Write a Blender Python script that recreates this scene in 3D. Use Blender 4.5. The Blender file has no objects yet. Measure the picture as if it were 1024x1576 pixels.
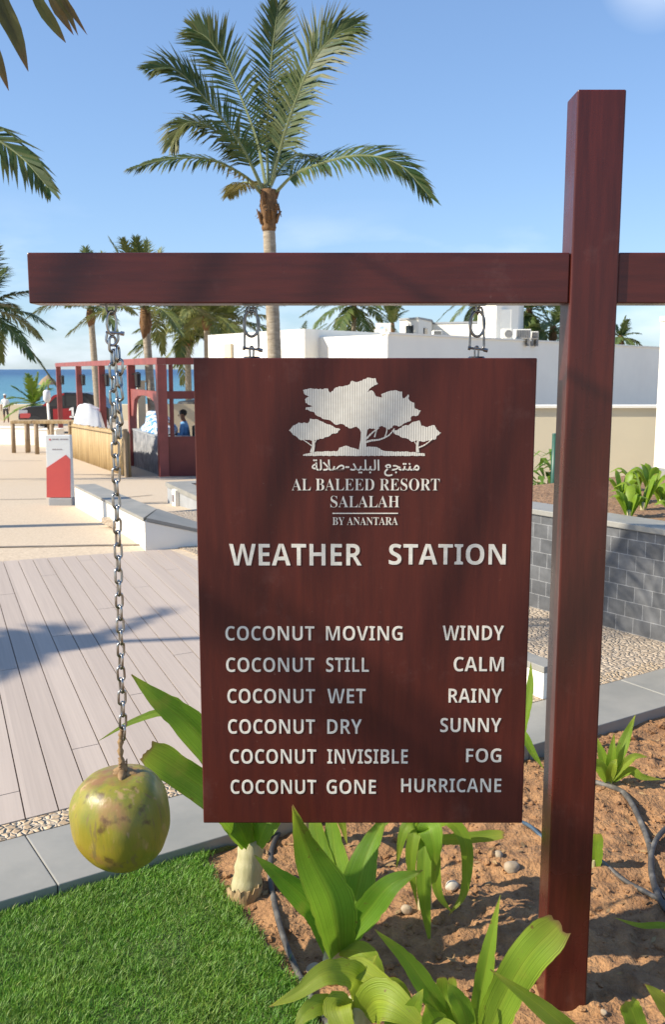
import bpy, bmesh, math, random
import numpy as np
from mathutils import Vector, Matrix, noise
from mathutils.geometry import tessellate_polygon

random.seed(7)
RNG = np.random.default_rng(7)
R = math.radians
S = bpy.context.scene
COL = S.collection

# ---------------------------------------------------------------- camera
FPX, PITCH, CAMZ = 1450.0, R(8.63), 1.5          # focal length in photo pixels, pitch, eye height
cd = bpy.data.cameras.new('camera')
cam = bpy.data.objects.new('camera', cd)
COL.objects.link(cam)
cam.location = (0, 0, CAMZ)
cam.rotation_euler = (R(90) - PITCH, 0, 0)
cd.sensor_fit = 'VERTICAL'
cd.sensor_height = 36.0
cd.lens = 36.0 * FPX / 1576.0
cd.clip_start, cd.clip_end = 0.05, 20000
cd.dof.use_dof = True
cd.dof.focus_distance = 2.15
cd.dof.aperture_fstop = 13.0
S.camera = cam

# ---------------------------------------------------------------- sun, sky, exposure
SUN_EL = R(36)
SUN_H = Vector((-0.957, -0.29, 0)).normalized()
SUN_DIR = (SUN_H * math.cos(SUN_EL) + Vector((0, 0, math.sin(SUN_EL)))).normalized()
sl = bpy.data.lights.new('sun', 'SUN')
sl.energy, sl.angle, sl.color = 5.0, R(0.53), (1.0, 0.91, 0.75)
so = bpy.data.objects.new('sun', sl)
COL.objects.link(so)
so.rotation_euler = SUN_DIR.to_track_quat('Z', 'Y').to_euler()
so.location = (-20, -10, 20)

w = bpy.data.worlds.new('World')
S.world = w
w.use_nodes = True
wn, wl = w.node_tree.nodes, w.node_tree.links
bg = wn['Background']
sky = wn.new('ShaderNodeTexSky')
sky.sky_type = 'NISHITA'
sky.sun_disc = False
sky.sun_elevation = SUN_EL
sky.sun_rotation = math.atan2(SUN_H.x, SUN_H.y)
sky.air_density, sky.dust_density, sky.ozone_density = 1.0, 0.5, 1.8
bg.inputs[1].default_value = 0.15
# thin clouds: a bank above the horizon and small wisps higher up, mapped on the sky's own direction
tc = wn.new('ShaderNodeTexCoord')
sx = wn.new('ShaderNodeSeparateXYZ'); wl.new(tc.outputs['Generated'], sx.inputs[0])
mp = wn.new('ShaderNodeMapping'); mp.inputs['Scale'].default_value = (3.0, 3.0, 9.0)
wl.new(tc.outputs['Generated'], mp.inputs[0])
nz = wn.new('ShaderNodeTexNoise'); nz.inputs['Scale'].default_value = 2.2; nz.inputs['Detail'].default_value = 7
wl.new(mp.outputs[0], nz.inputs['Vector'])
r1 = wn.new('ShaderNodeMapRange'); r1.inputs[1].default_value = .5; r1.inputs[2].default_value = .72
wl.new(nz.outputs['Fac'], r1.inputs[0])
r2 = wn.new('ShaderNodeMapRange'); r2.inputs[1].default_value = .17; r2.inputs[2].default_value = .02
r2.inputs[3].default_value = .0; r2.inputs[4].default_value = .75
wl.new(sx.outputs[2], r2.inputs[0])
mu = wn.new('ShaderNodeMath'); mu.operation = 'MULTIPLY'
wl.new(r1.outputs[0], mu.inputs[0]); wl.new(r2.outputs[0], mu.inputs[1])
# one wisp high on the right
dv = wn.new('ShaderNodeVectorMath'); dv.operation = 'DISTANCE'
dv.inputs[1].default_value = Vector((0.285, 0.89, 0.345)).normalized()
nv = wn.new('ShaderNodeVectorMath'); nv.operation = 'NORMALIZE'
wl.new(tc.outputs['Generated'], nv.inputs[0]); wl.new(nv.outputs[0], dv.inputs[0])
r3 = wn.new('ShaderNodeMapRange'); r3.inputs[1].default_value = .05; r3.inputs[2].default_value = .0
wl.new(dv.outputs['Value'], r3.inputs[0])
mu2 = wn.new('ShaderNodeMath'); mu2.operation = 'MULTIPLY'
wl.new(nz.outputs['Fac'], mu2.inputs[0]); wl.new(r3.outputs[0], mu2.inputs[1])
ad = wn.new('ShaderNodeMath'); ad.operation = 'ADD'; ad.use_clamp = True
wl.new(mu.outputs[0], ad.inputs[0]); wl.new(mu2.outputs[0], ad.inputs[1])
mx = wn.new('ShaderNodeMixRGB')
mx.inputs[2].default_value = (5.2, 5.6, 6.2, 1)
gm_ = wn.new('ShaderNodeGamma'); gm_.inputs[1].default_value = .72
wl.new(sky.outputs[0], gm_.inputs[0])
tn_ = wn.new('ShaderNodeMixRGB'); tn_.blend_type = 'MULTIPLY'; tn_.inputs[0].default_value = 1; tn_.inputs[2].default_value = (.85, 1.06, 1.36, 1)
wl.new(gm_.outputs[0], tn_.inputs[1])
wl.new(ad.outputs[0], mx.inputs[0]); wl.new(tn_.outputs[0], mx.inputs[1])
wl.new(mx.outputs[0], bg.inputs[0])

S.view_settings.view_transform = 'Standard'
S.view_settings.look = 'None'
S.view_settings.exposure = 0.55
S.view_settings.gamma = 1.0
S.cycles.max_bounces = 6

# ---------------------------------------------------------------- photograph pixel -> place
def ray(px, py):
    x, y = (px - 512) / FPX, (788 - py) / FPX
    return Vector((x, math.cos(PITCH) + y * math.sin(PITCH), -math.sin(PITCH) + y * math.cos(PITCH)))
def at(px, py, Y):
    d = ray(px, py); return Vector((0, 0, CAMZ)) + d * (Y / d.y)
KN = [(-5, .035), (8.0, .035), (12, -.236), (22, -1.02), (33, -1.36), (60, -1.8), (110, -2.3), (150, -4.6), (400, -9)]
def gz(Y):
    return float(np.interp(Y, [k[0] for k in KN], [k[1] for k in KN]))
def ground(px, py, dz=0.0, level=None):
    d = ray(px, py)
    f = lambda Y: CAMZ + d.z * Y / d.y - ((gz(Y) if level is None else level) + dz)
    a, b = 0.3, 140.0
    for _ in range(60):
        m = (a + b) / 2
        if f(m) > 0: a = m
        else: b = m
    return at(px, py, a)
def zat(py, Y): return at(512, py, Y).z

# ---------------------------------------------------------------- materials
def mat(name, c1, c2=None, scale=6.0, rough=.6, bump=0.0, bscale=None, spec=.5, metal=0.0, stretch=(1, 1, 1),
        transl=0.0, tint=None, lo=.35, hi=.65, detail=6, bdist=.01):
    m = bpy.data.materials.new(name); m.use_nodes = True
    N, L = m.node_tree.nodes, m.node_tree.links
    b = N['Principled BSDF']
    b.inputs['Roughness'].default_value = rough
    b.inputs['Metallic'].default_value = metal
    b.inputs['Specular IOR Level'].default_value = spec
    b.inputs['Base Color'].default_value = (*c1, 1)
    t = N.new('ShaderNodeTexCoord'); p = N.new('ShaderNodeMapping')
    p.inputs['Scale'].default_value = stretch
    L.new(t.outputs['Object'], p.inputs[0])
    out = None
    if c2 is not None:
        n = N.new('ShaderNodeTexNoise'); n.inputs['Scale'].default_value = scale; n.inputs['Detail'].default_value = detail
        n.inputs['Roughness'].default_value = .62
        L.new(p.outputs[0], n.inputs['Vector'])
        rr = N.new('ShaderNodeMapRange'); rr.inputs[1].default_value = lo; rr.inputs[2].default_value = hi
        L.new(n.outputs['Fac'], rr.inputs[0])
        x = N.new('ShaderNodeMixRGB'); x.inputs[1].default_value = (*c1, 1); x.inputs[2].default_value = (*c2, 1)
        L.new(rr.outputs[0], x.inputs[0]); out = x.outputs[0]
    if tint is not None:            # the leaf's own colour change along / between leaves, from the mesh attribute 'tint'
        a = N.new('ShaderNodeAttribute'); a.attribute_name = 'tint'
        x2 = N.new('ShaderNodeMixRGB'); x2.inputs[2].default_value = (*tint, 1)
        if out: L.new(out, x2.inputs[1])
        else: x2.inputs[1].default_value = (*c1, 1)
        L.new(a.outputs['Fac'], x2.inputs[0]); out = x2.outputs[0]
    if out: L.new(out, b.inputs['Base Color'])
    if bump:
        n2 = N.new('ShaderNodeTexNoise'); n2.inputs['Scale'].default_value = bscale or scale * 3; n2.inputs['Detail'].default_value = 8
        L.new(p.outputs[0], n2.inputs['Vector'])
        bp = N.new('ShaderNodeBump'); bp.inputs['Strength'].default_value = bump; bp.inputs['Distance'].default_value = bdist
        L.new(n2.outputs['Fac'], bp.inputs['Height']); L.new(bp.outputs[0], b.inputs['Normal'])
    if transl:
        tr = N.new('ShaderNodeBsdfTranslucent'); ms = N.new('ShaderNodeMixShader'); ms.inputs[0].default_value = transl
        if out: L.new(out, tr.inputs[0])
        else: tr.inputs[0].default_value = (*c1, 1)
        L.new(b.outputs[0], ms.inputs[1]); L.new(tr.outputs[0], ms.inputs[2])
        L.new(ms.outputs[0], N['Material Output'].inputs[0])
    return m

M = {}
def wood(name, stretch, c=((.095, .017, .011), (.055, .011, .008)), rough=.27, spec=.42, scale=1.0):
    m = mat(name, c[0], c[1], scale=9 * scale, rough=rough, bump=.12, bscale=60, stretch=stretch, spec=spec, lo=.3, hi=.7, bdist=.002)
    N, L = m.node_tree.nodes, m.node_tree.links
    b = N['Principled BSDF']
    base = b.inputs['Base Color'].links[0].from_socket
    for sc, lo, hi, col, k in ((7, .58, .80, (.20, .10, .085), .30), (42, .66, .74, (.26, .16, .13), .35)):
        t9 = N.new('ShaderNodeTexCoord'); n9 = N.new('ShaderNodeTexNoise'); n9.inputs['Scale'].default_value = sc; n9.inputs['Detail'].default_value = 8; n9.inputs['Roughness'].default_value = .7
        L.new(t9.outputs['Object'], n9.inputs['Vector'])
        r9 = N.new('ShaderNodeMapRange'); r9.inputs[1].default_value = lo; r9.inputs[2].default_value = hi; r9.inputs[4].default_value = k; L.new(n9.outputs['Fac'], r9.inputs[0])
        x9 = N.new('ShaderNodeMixRGB'); x9.inputs[2].default_value = (*col, 1); L.new(r9.outputs[0], x9.inputs[0]); L.new(base, x9.inputs[1]); base = x9.outputs[0]
    L.new(base, b.inputs['Base Color'])
    n = N.new('ShaderNodeTexNoise'); n.inputs['Scale'].default_value = 5; n.inputs['Detail'].default_value = 5
    t = N.new('ShaderNodeTexCoord'); L.new(t.outputs['Object'], n.inputs['Vector'])
    rr = N.new('ShaderNodeMapRange'); rr.inputs[1].default_value = .3; rr.inputs[2].default_value = .75
    rr.inputs[3].default_value = rough - .08; rr.inputs[4].default_value = rough + .16
    L.new(n.outputs['Fac'], rr.inputs[0]); L.new(rr.outputs[0], b.inputs['Roughness'])
    return m
M['wood_h'] = wood('stained timber, grain along', (.6, 8, 8))
M['wood_v'] = wood('stained timber, grain upright', (8, 8, .6))
M['board'] = wood('stained board', (5, 5, .45), c=((.098, .018, .011), (.062, .012, .009)), rough=.42, spec=.3)
M['letter'] = mat('routed letters filled with white paint', (.82, .78, .67), (.66, .62, .53), scale=60, rough=.75, bump=.25, bscale=300, bdist=.001)
M['emblem'] = mat('ribbed white emblem', (.82, .78, .67), (.70, .66, .56), scale=50, rough=.8)
def ribbed(m, pitch):
    N, L = m.node_tree.nodes, m.node_tree.links; b = N['Principled BSDF']
    t = N.new('ShaderNodeTexCoord'); sp = N.new('ShaderNodeSeparateXYZ'); L.new(t.outputs['Object'], sp.inputs[0])
    n = N.new('ShaderNodeTexNoise'); n.inputs['Scale'].default_value = 30; L.new(t.outputs['Object'], n.inputs['Vector'])
    a = N.new('ShaderNodeMath'); a.operation = 'MULTIPLY_ADD'; a.inputs[1].default_value = 6.283 / pitch; L.new(sp.outputs[0], a.inputs[0]); L.new(n.outputs['Fac'], a.inputs[2])
    s_ = N.new('ShaderNodeMath'); s_.operation = 'SINE'; L.new(a.outputs[0], s_.inputs[0])
    r = N.new('ShaderNodeMapRange'); r.inputs[1].default_value = -1; r.inputs[2].default_value = -.1; L.new(s_.outputs[0], r.inputs[0])
    src = b.inputs['Base Color'].links[0].from_socket
    x = N.new('ShaderNodeMixRGB'); x.inputs[1].default_value = (.42, .38, .33, 1); L.new(r.outputs[0], x.inputs[0]); L.new(src, x.inputs[2]); L.new(x.outputs[0], b.inputs['Base Color'])
ribbed(M['emblem'], .0052)
M['steel'] = mat('zinc plated steel', (.50, .49, .47), (.25, .24, .22), scale=60, rough=.28, metal=1.0, bump=.06, bscale=200, bdist=.001)
M['steel_dark'] = mat('weathered shackle steel', (.30, .29, .28), (.14, .13, .12), scale=70, rough=.33, metal=1.0)
M['slate'] = mat('grey slate', (.315, .30, .265), (.245, .24, .215), scale=3.5, rough=.55, bump=.15, bscale=25, bdist=.004)
M['dark_tile'] = None
M['white'] = mat('white render', (.88, .84, .74), (.82, .78, .69), scale=1.2, rough=.85, bump=.05, bscale=40)
M['cream'] = mat('cream render', (.66, .57, .40), (.60, .52, .37), scale=.8, rough=.85)
M['greyrender'] = mat('pale grey render', (.90, .86, .76), (.84, .80, .71), scale=.6, rough=.85)
M['concrete'] = mat('grey concrete', (.36, .37, .38), (.28, .29, .30), scale=4, rough=.8, bump=.1, bscale=30)
M['patina'] = mat('patchy stone cladding', (.42, .42, .43), (.16, .17, .19), scale=4.2, rough=.6, detail=4)
M['pergola'] = mat('red brown timber', (.30, .072, .060), (.21, .050, .042), scale=3, rough=.5)
M['pergola_dark'] = mat('dark red panel', (.17, .030, .024), (.13, .022, .018), scale=2, rough=.45)
M['bamboo'] = mat('bamboo screen', (.50, .36, .18), (.30, .20, .09), scale=1.6, rough=.6, stretch=(9, 9, .35), lo=.35, hi=.62)
M['bamboo_dark'] = mat('bamboo tie and table timber', (.34, .24, .14), (.24, .17, .10), scale=6, rough=.6)
M['trunk'] = mat('palm trunk', (.40, .34, .26), (.24, .195, .14), scale=6, rough=.85, bump=.4, bscale=14, stretch=(1, 1, 4), bdist=.03)
M['fibre'] = mat('palm crown fibre', (.24, .13, .055), (.12, .06, .025), scale=7, rough=.9, bump=.5, bscale=25, stretch=(3, 3, 1), bdist=.03)
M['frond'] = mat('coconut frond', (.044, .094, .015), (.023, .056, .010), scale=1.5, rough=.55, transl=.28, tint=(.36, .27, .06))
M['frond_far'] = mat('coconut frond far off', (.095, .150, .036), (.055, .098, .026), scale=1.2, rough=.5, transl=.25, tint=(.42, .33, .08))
M['rachis'] = mat('frond midrib', (.22, .25, .10), (.17, .19, .08), scale=3, rough=.5)
M['lily'] = mat('lily leaf', (.215, .415, .030), (.135, .300, .020), scale=5, rough=.46, transl=.52, tint=(.50, .52, .06), bump=.10, bscale=40, stretch=(1, 1, 1), bdist=.002)
def lily_ribs(m):
    N, L = m.node_tree.nodes, m.node_tree.links; b = N['Principled BSDF']
    a = N.new('ShaderNodeAttribute'); a.attribute_name = 'across'
    n = N.new('ShaderNodeTexNoise'); n.noise_dimensions = '1D'; n.inputs['Scale'].default_value = 5.0; n.inputs['Detail'].default_value = 3; L.new(a.outputs['Fac'], n.inputs['W'])
    bp = N.new('ShaderNodeBump'); bp.inputs['Strength'].default_value = .55; bp.inputs['Distance'].default_value = .004
    L.new(n.outputs['Fac'], bp.inputs['Height'])
    old = b.inputs['Normal'].links[0].from_node; L.new(bp.outputs[0], old.inputs['Normal'])
    src = b.inputs['Base Color'].links[0].from_socket
    r = N.new('ShaderNodeMapRange'); r.inputs[1].default_value = .3; r.inputs[2].default_value = .7; r.inputs[3].default_value = .78; r.inputs[4].default_value = 1.22; L.new(n.outputs['Fac'], r.inputs[0])
    mm = N.new('ShaderNodeMixRGB'); mm.blend_type = 'MULTIPLY'; mm.inputs[0].default_value = 1; L.new(src, mm.inputs[1]); L.new(r.outputs[0], mm.inputs[2])
    last = mm.outputs[0]
    t = N.new('ShaderNodeTexCoord')
    for sc, lo, hi, col, k in ((38, .67, .73, (.22, .12, .035), .8), (9, .60, .74, (.42, .40, .06), .7), (120, .68, .74, (.30, .24, .10), .5)):
        n2 = N.new('ShaderNodeTexNoise'); n2.inputs['Scale'].default_value = sc; n2.inputs['Detail'].default_value = 6; L.new(t.outputs['Object'], n2.inputs['Vector'])
        r2 = N.new('ShaderNodeMapRange'); r2.inputs[1].default_value = lo; r2.inputs[2].default_value = hi; r2.inputs[4].default_value = k; L.new(n2.outputs['Fac'], r2.inputs[0])
        x2 = N.new('ShaderNodeMixRGB'); x2.inputs[2].default_value = (*col, 1); L.new(r2.outputs[0], x2.inputs[0]); L.new(last, x2.inputs[1]); last = x2.outputs[0]
    tip = N.new('ShaderNodeAttribute'); tip.attribute_name = 'tipdry'      # withered leaf ends
    x3 = N.new('ShaderNodeMixRGB'); x3.inputs[2].default_value = (.34, .20, .07, 1); L.new(tip.outputs['Fac'], x3.inputs[0]); L.new(last, x3.inputs[1]); last = x3.outputs[0]
    for l in list(src.links):
        if l.to_socket != mm.inputs[1]: L.new(last, l.to_socket)
lily_ribs(M['lily'])
M['lily_stalk'] = mat('pale lily stalk', (.56, .50, .29), (.42, .38, .19), scale=9, rough=.5, transl=.15, stretch=(5, 5, 1), bump=.15, bscale=30)
M['husk'] = mat('dry papery sheath', (.50, .36, .19), (.34, .22, .10), scale=12, rough=.8)
M['hose'] = mat('mottled grey irrigation hose', (.060, .055, .050), (.20, .185, .165), scale=14, rough=.62, bump=.2, bscale=60, bdist=.002, lo=.45, hi=.7)  # near black with scattered paler grey patches
M['hose_blue'] = mat('blue black hose', (.03, .06, .10), (.08, .12, .16), scale=20, rough=.35)
M['stone'] = mat('garden stone', (.42, .34, .24), (.30, .22, .15), scale=25, rough=.85, bump=.3, bscale=60, bdist=.004)
M['stone_pale'] = mat('pale garden stone', (.56, .50, .42), (.44, .38, .30), scale=20, rough=.85, bump=.3, bscale=60, bdist=.004)
M['black'] = mat('black rubber', (.015, .015, .016), (.025, .025, .026), scale=8, rough=.6)
M['glass'] = mat('dark glass', (.02, .025, .03), (.03, .035, .04), scale=2, rough=.08)
M['car_red'] = mat('dark red car paint', (.30, .015, .020), (.24, .012, .016), scale=1, rough=.22)
M['car_black'] = mat('black car paint', (.012, .012, .015), (.02, .02, .024), scale=1, rough=.2)
M['red_panel'] = mat('red sign panel', (.56, .085, .075), (.50, .075, .07), scale=3, rough=.45)
M['sign_grey'] = mat('pale grey sign panel', (.66, .68, .68), (.62, .64, .64), scale=3, rough=.45)
M['ink'] = mat('sign ink', (.30, .26, .27), (.26, .22, .23), scale=5, rough=.6)
M['cloth_white'] = mat('white cloth', (.78, .79, .80), (.70, .72, .74), scale=5, rough=.9)
M['towel'] = mat('blue and white towels', (.78, .82, .86), (.10, .27, .52), scale=7, rough=.95, lo=.46, hi=.54, detail=2)
M['skin'] = mat('skin', (.26, .13, .075), (.23, .11, .065), scale=9, rough=.55)
M['shirt_blue'] = mat('light blue shirt', (.16, .36, .62), (.13, .30, .54), scale=8, rough=.9)
M['shirt_white'] = mat('white shirt', (.80, .80, .78), (.72, .72, .70), scale=8, rough=.9)
M['trouser'] = mat('dark trousers', (.05, .045, .045), (.07, .06, .06), scale=8, rough=.9)
M['hair'] = mat('black hair', (.012, .010, .009), (.02, .017, .015), scale=20, rough=.5)
M['green_pole'] = mat('green painted pole', (.02, .085, .06), (.03, .10, .07), scale=9, rough=.4)
M['thatch'] = mat('dry thatch', (.36, .27, .17), (.24, .17, .10), scale=9, rough=.95, stretch=(1, 1, 4))
M['ac_grill'] = mat('fan grille', (.30, .29, .27), (.16, .155, .15), scale=20, rough=.5)
M['cocostem'] = mat('dried coconut stalk', (.36, .23, .11), (.17, .10, .045), scale=40, rough=.85, bump=.5, bscale=90, bdist=.004)

# ---------------------------------------------------------------- mesh builder
class MB:
    def __init__(s): s.v = []; s.f = []; s.t = []; s.mi = []
    def add(s, vs, fs, tint=0.0, mi=0):
        k = len(s.v); s.v += [tuple(v) for v in vs]
        s.f += [tuple(i + k for i in f) for f in fs]
        s.t += (list(tint) if hasattr(tint, '__len__') else [tint] * len(vs)); s.mi += [mi] * len(fs)
    def box(s, c, d, rz=0.0, mi=0):
        c = Vector(c); hx, hy, hz = d[0] / 2, d[1] / 2, d[2] / 2
        q = Matrix.Rotation(rz, 3, 'Z')
        vs = [c + q @ Vector((x * hx, y * hy, z * hz)) for x in (-1, 1) for y in (-1, 1) for z in (-1, 1)]
        s.add(vs, [(0, 1, 3, 2), (4, 6, 7, 5), (0, 4, 5, 1), (2, 3, 7, 6), (0, 2, 6, 4), (1, 5, 7, 3)], mi=mi)
    def prism(s, pts, z0, z1, mi=0):
        n = len(pts)
        area = sum(pts[i][0] * pts[(i + 1) % n][1] - pts[(i + 1) % n][0] * pts[i][1] for i in range(n))
        if area < 0: pts = pts[::-1]
        g = lambda z, p: z(p) if callable(z) else z
        vs = [(p[0], p[1], g(z0, p)) for p in pts] + [(p[0], p[1], g(z1, p)) for p in pts]
        s.add(vs, [tuple(range(n))[::-1], tuple(range(n, 2 * n))] + [(i, (i + 1) % n, n + (i + 1) % n, n + i) for i in range(n)], mi=mi)
    def tube(s, pts, rad, seg=8, closed=False, cap=True, mi=0, tint=0.0):
        pts = [Vector(p) for p in pts]; n = len(pts)
        if not hasattr(rad, '__len__'): rad = [rad] * n
        vs = []; ref = None
        for i, p in enumerate(pts):
            if closed: t = pts[(i + 1) % n] - pts[i - 1]
            else: t = pts[min(i + 1, n - 1)] - pts[max(i - 1, 0)]
            t.normalize()
            if ref is None:
                ref = Vector((0, 1, 0)) if abs(t.y) < .9 else Vector((1, 0, 0))
            u = (ref - t * ref.dot(t)).normalized(); ref = u; v = t.cross(u)
            for k in range(seg):
                a = 2 * math.pi * k / seg
                vs.append(p + (u * math.cos(a) + v * math.sin(a)) * rad[i])
        fs = []
        for i in range(n if closed else n - 1):
            j = (i + 1) % n
            for k in range(seg):
                fs.append((i * seg + k, i * seg + (k + 1) % seg, j * seg + (k + 1) % seg, j * seg + k))
        if cap and not closed:
            fs.append(tuple(range(seg))[::-1]); fs.append(tuple((n - 1) * seg + k for k in range(seg)))
        s.add(vs, fs, mi=mi, tint=tint)
    def poly(s, pts, depth, mi=0):
        """a flat outline with thickness: pts are 3D in one plane, depth a vector"""
        n = len(pts); d = Vector(depth); pts = [Vector(p) for p in pts]
        tr = tessellate_polygon([pts])
        vs = pts + [p + d for p in pts]
        s.add(vs, [tuple(t) for t in tr] + [tuple(n + i for i in t[::-1]) for t in tr] + [(i, (i + 1) % n, n + (i + 1) % n, n + i) for i in range(n)], mi=mi)
    def build(s, name, material, parent=None, smooth=False, origin=None, bevel=0.0, bseg=2, normals=True):
        me = bpy.data.meshes.new(name)
        o0 = Vector(parent.location) if parent is not None else Vector(origin or (0, 0, 0))
        if parent is not None and parent.parent is not None: o0 = o0 + Vector(parent.parent.location)
        me.from_pydata([(v[0] - o0.x, v[1] - o0.y, v[2] - o0.z) for v in s.v], [], s.f)
        for m in (material if isinstance(material, list) else [material]): me.materials.append(m)
        if any(s.mi): me.polygons.foreach_set('material_index', s.mi)
        if any(s.t):
            a = me.attributes.new('tint', 'FLOAT', 'POINT'); a.data.foreach_set('value', s.t)
        if normals:
            bm = bmesh.new(); bm.from_mesh(me); bmesh.ops.recalc_face_normals(bm, faces=bm.faces); bm.to_mesh(me); bm.free()
        if smooth: me.polygons.foreach_set('use_smooth', [True] * len(me.polygons))
        me.update()
        o = bpy.data.objects.new(name, me); COL.objects.link(o)
        if parent is not None: o.parent = parent
        else: o.location = o0
        if bevel:
            b = o.modifiers.new('bevel', 'BEVEL'); b.width = bevel; b.segments = bseg; b.limit_method = 'ANGLE'; b.angle_limit = R(35)
            b.harden_normals = False
        return o
def tag(o, label, cat, group=None):
    o['label'] = label; o['category'] = cat
    if group: o['group'] = group
    return o
def thing(name, loc, label, cat, group=None):
    o = bpy.data.objects.new(name, None); COL.objects.link(o); o.location = loc; o.empty_display_size = .1
    return tag(o, label, cat, group)
def struct(o, kind='structure'):
    o['kind'] = kind; return o
def spline(pts, n):
    P = [Vector(p) for p in pts]; P = [P[0] * 2 - P[1]] + P + [P[-1] * 2 - P[-2]]
    out = []; m = len(P) - 3
    for i in range(n):
        u = i / (n - 1) * m; k = min(int(u), m - 1); t = u - k
        a, b, c, d = P[k:k + 4]
        out.append(.5 * ((2 * b) + (c - a) * t + (2 * a - 5 * b + 4 * c - d) * t * t + (3 * b - 3 * c + d - a) * t ** 3))
    return out

# ================================================================ SETTING
# frame of the garden kerb: K runs along it, NK away from the camera
g0, g1 = ground(0, 1390), ground(1024, 1088)
K = (g1 - g0); K.z = 0; K.normalize(); NK = Vector((-K.y, K.x, 0))
def uv(u, v, z=0.0): p = g0 + K * u + NK * v; return Vector((p.x, p.y, z))
def to_uv(p): d = Vector((p[0], p[1], 0)) - Vector((g0.x, g0.y, 0)); return d.dot(K), d.dot(NK)

def sheet(name, us, vs, fn, material, kind='structure', smooth=True):
    mb = MB(); nu, nv = len(us), len(vs)
    mb.add([fn(u, v) for u in us for v in vs], [(i * nv + j, (i + 1) * nv + j, (i + 1) * nv + j + 1, i * nv + j + 1) for i in range(nu - 1) for j in range(nv - 1)])
    return struct(mb.build(name, material, smooth=smooth), kind)

# sand ground reaching the beach, then the sea to the horizon
M['sand'] = mat('sand', (.66, .55, .40), (.56, .46, .33), scale=.6, rough=.95)
xs = np.concatenate([np.linspace(-400, -20, 20), np.linspace(-18, 18, 19), np.linspace(20, 400, 20)])
ys = [-30, 0, 2, 4, 6, 8, 10, 12, 15, 18, 22, 26, 30, 33, 40, 50, 60, 75, 90, 110, 125, 140, 150, 200, 400]
sheet('ground', list(xs), ys, lambda x, y: (x, y, gz(y) - .22), M['sand'])
m = bpy.data.materials.new('sea water'); m.use_nodes = True
N, L = m.node_tree.nodes, m.node_tree.links; b = N['Principled BSDF']
b.inputs['Roughness'].default_value = .35
t = N.new('ShaderNodeTexCoord'); sp = N.new('ShaderNodeSeparateXYZ'); L.new(t.outputs['Object'], sp.inputs[0])
rr = N.new('ShaderNodeMapRange'); rr.inputs[1].default_value = 120; rr.inputs[2].default_value = 900; L.new(sp.outputs[1], rr.inputs[0])
n = N.new('ShaderNodeTexNoise'); n.inputs['Scale'].default_value = .012; n.inputs['Detail'].default_value = 6
mp = N.new('ShaderNodeMapping'); mp.inputs['Scale'].default_value = (1, 5, 1); L.new(t.outputs['Object'], mp.inputs[0]); L.new(mp.outputs[0], n.inputs['Vector'])
a = N.new('ShaderNodeMath'); a.operation = 'MULTIPLY_ADD'; a.inputs[1].default_value = .5; L.new(n.outputs['Fac'], a.inputs[0]); 
s_ = N.new('ShaderNodeMath'); s_.operation = 'SUBTRACT'; s_.inputs[1].default_value = .25; L.new(rr.outputs[0], s_.inputs[0]); L.new(s_.outputs[0], a.inputs[2])
cr = N.new('ShaderNodeValToRGB'); cr.color_ramp.elements[0].color = (.10, .27, .33, 1); cr.color_ramp.elements[1].color = (.022, .085, .19, 1)
L.new(a.outputs[0], cr.inputs[0]); L.new(cr.outputs[0], b.inputs['Base Color'])
n2 = N.new('ShaderNodeTexNoise'); n2.inputs['Scale'].default_value = .5; n2.inputs['Detail'].default_value = 8; L.new(mp.outputs[0], n2.inputs['Vector'])
bp = N.new('ShaderNodeBump'); bp.inputs['Strength'].default_value = .8; bp.inputs['Distance'].default_value = .6
L.new(n2.outputs['Fac'], bp.inputs['Height']); L.new(bp.outputs[0], b.inputs['Normal'])
M['sea'] = m
mb = MB(); mb.add([(-9000, 112, -3.3), (9000, 112, -3.3), (9000, 12000, -3.3), (-9000, 12000, -3.3)], [(0, 1, 2, 3)])
struct(mb.build('sea', M['sea']))

# plaza of exposed aggregate, sloping down to the beach
M['aggregate'] = mat('exposed aggregate paving', (.64, .52, .38), (.48, .38, .27), scale=45, rough=.8, bump=.3, bscale=160, bdist=.004)
us = np.concatenate([np.linspace(-60, -6, 28), np.linspace(-5, 12, 35), np.linspace(13, 45, 17)])
vs = np.concatenate([[.34], np.linspace(.45, 12, 40), np.linspace(12.5, 34, 44), np.linspace(36, 75, 14)])
sheet('plaza', list(us), list(vs), lambda u, v: (lambda p: (p.x, p.y, gz(p.y) - .004))(uv(u, v)), M['aggregate'])

# slate kerb: slabs along the planting bed
kb = MB(); u = -5.42
while u < 9:
    ww = .93
    p = [uv(u + .0015, -.0), uv(u + ww - .0015, -.0), uv(u + ww - .0015, .345), uv(u + .0015, .345)]
    kb.prism([(q.x, q.y) for q in p], -.12, .041 + random.uniform(-.0015, .0015)); u += ww
struct(kb.build('kerb', M['slate'], bevel=.004))

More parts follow.
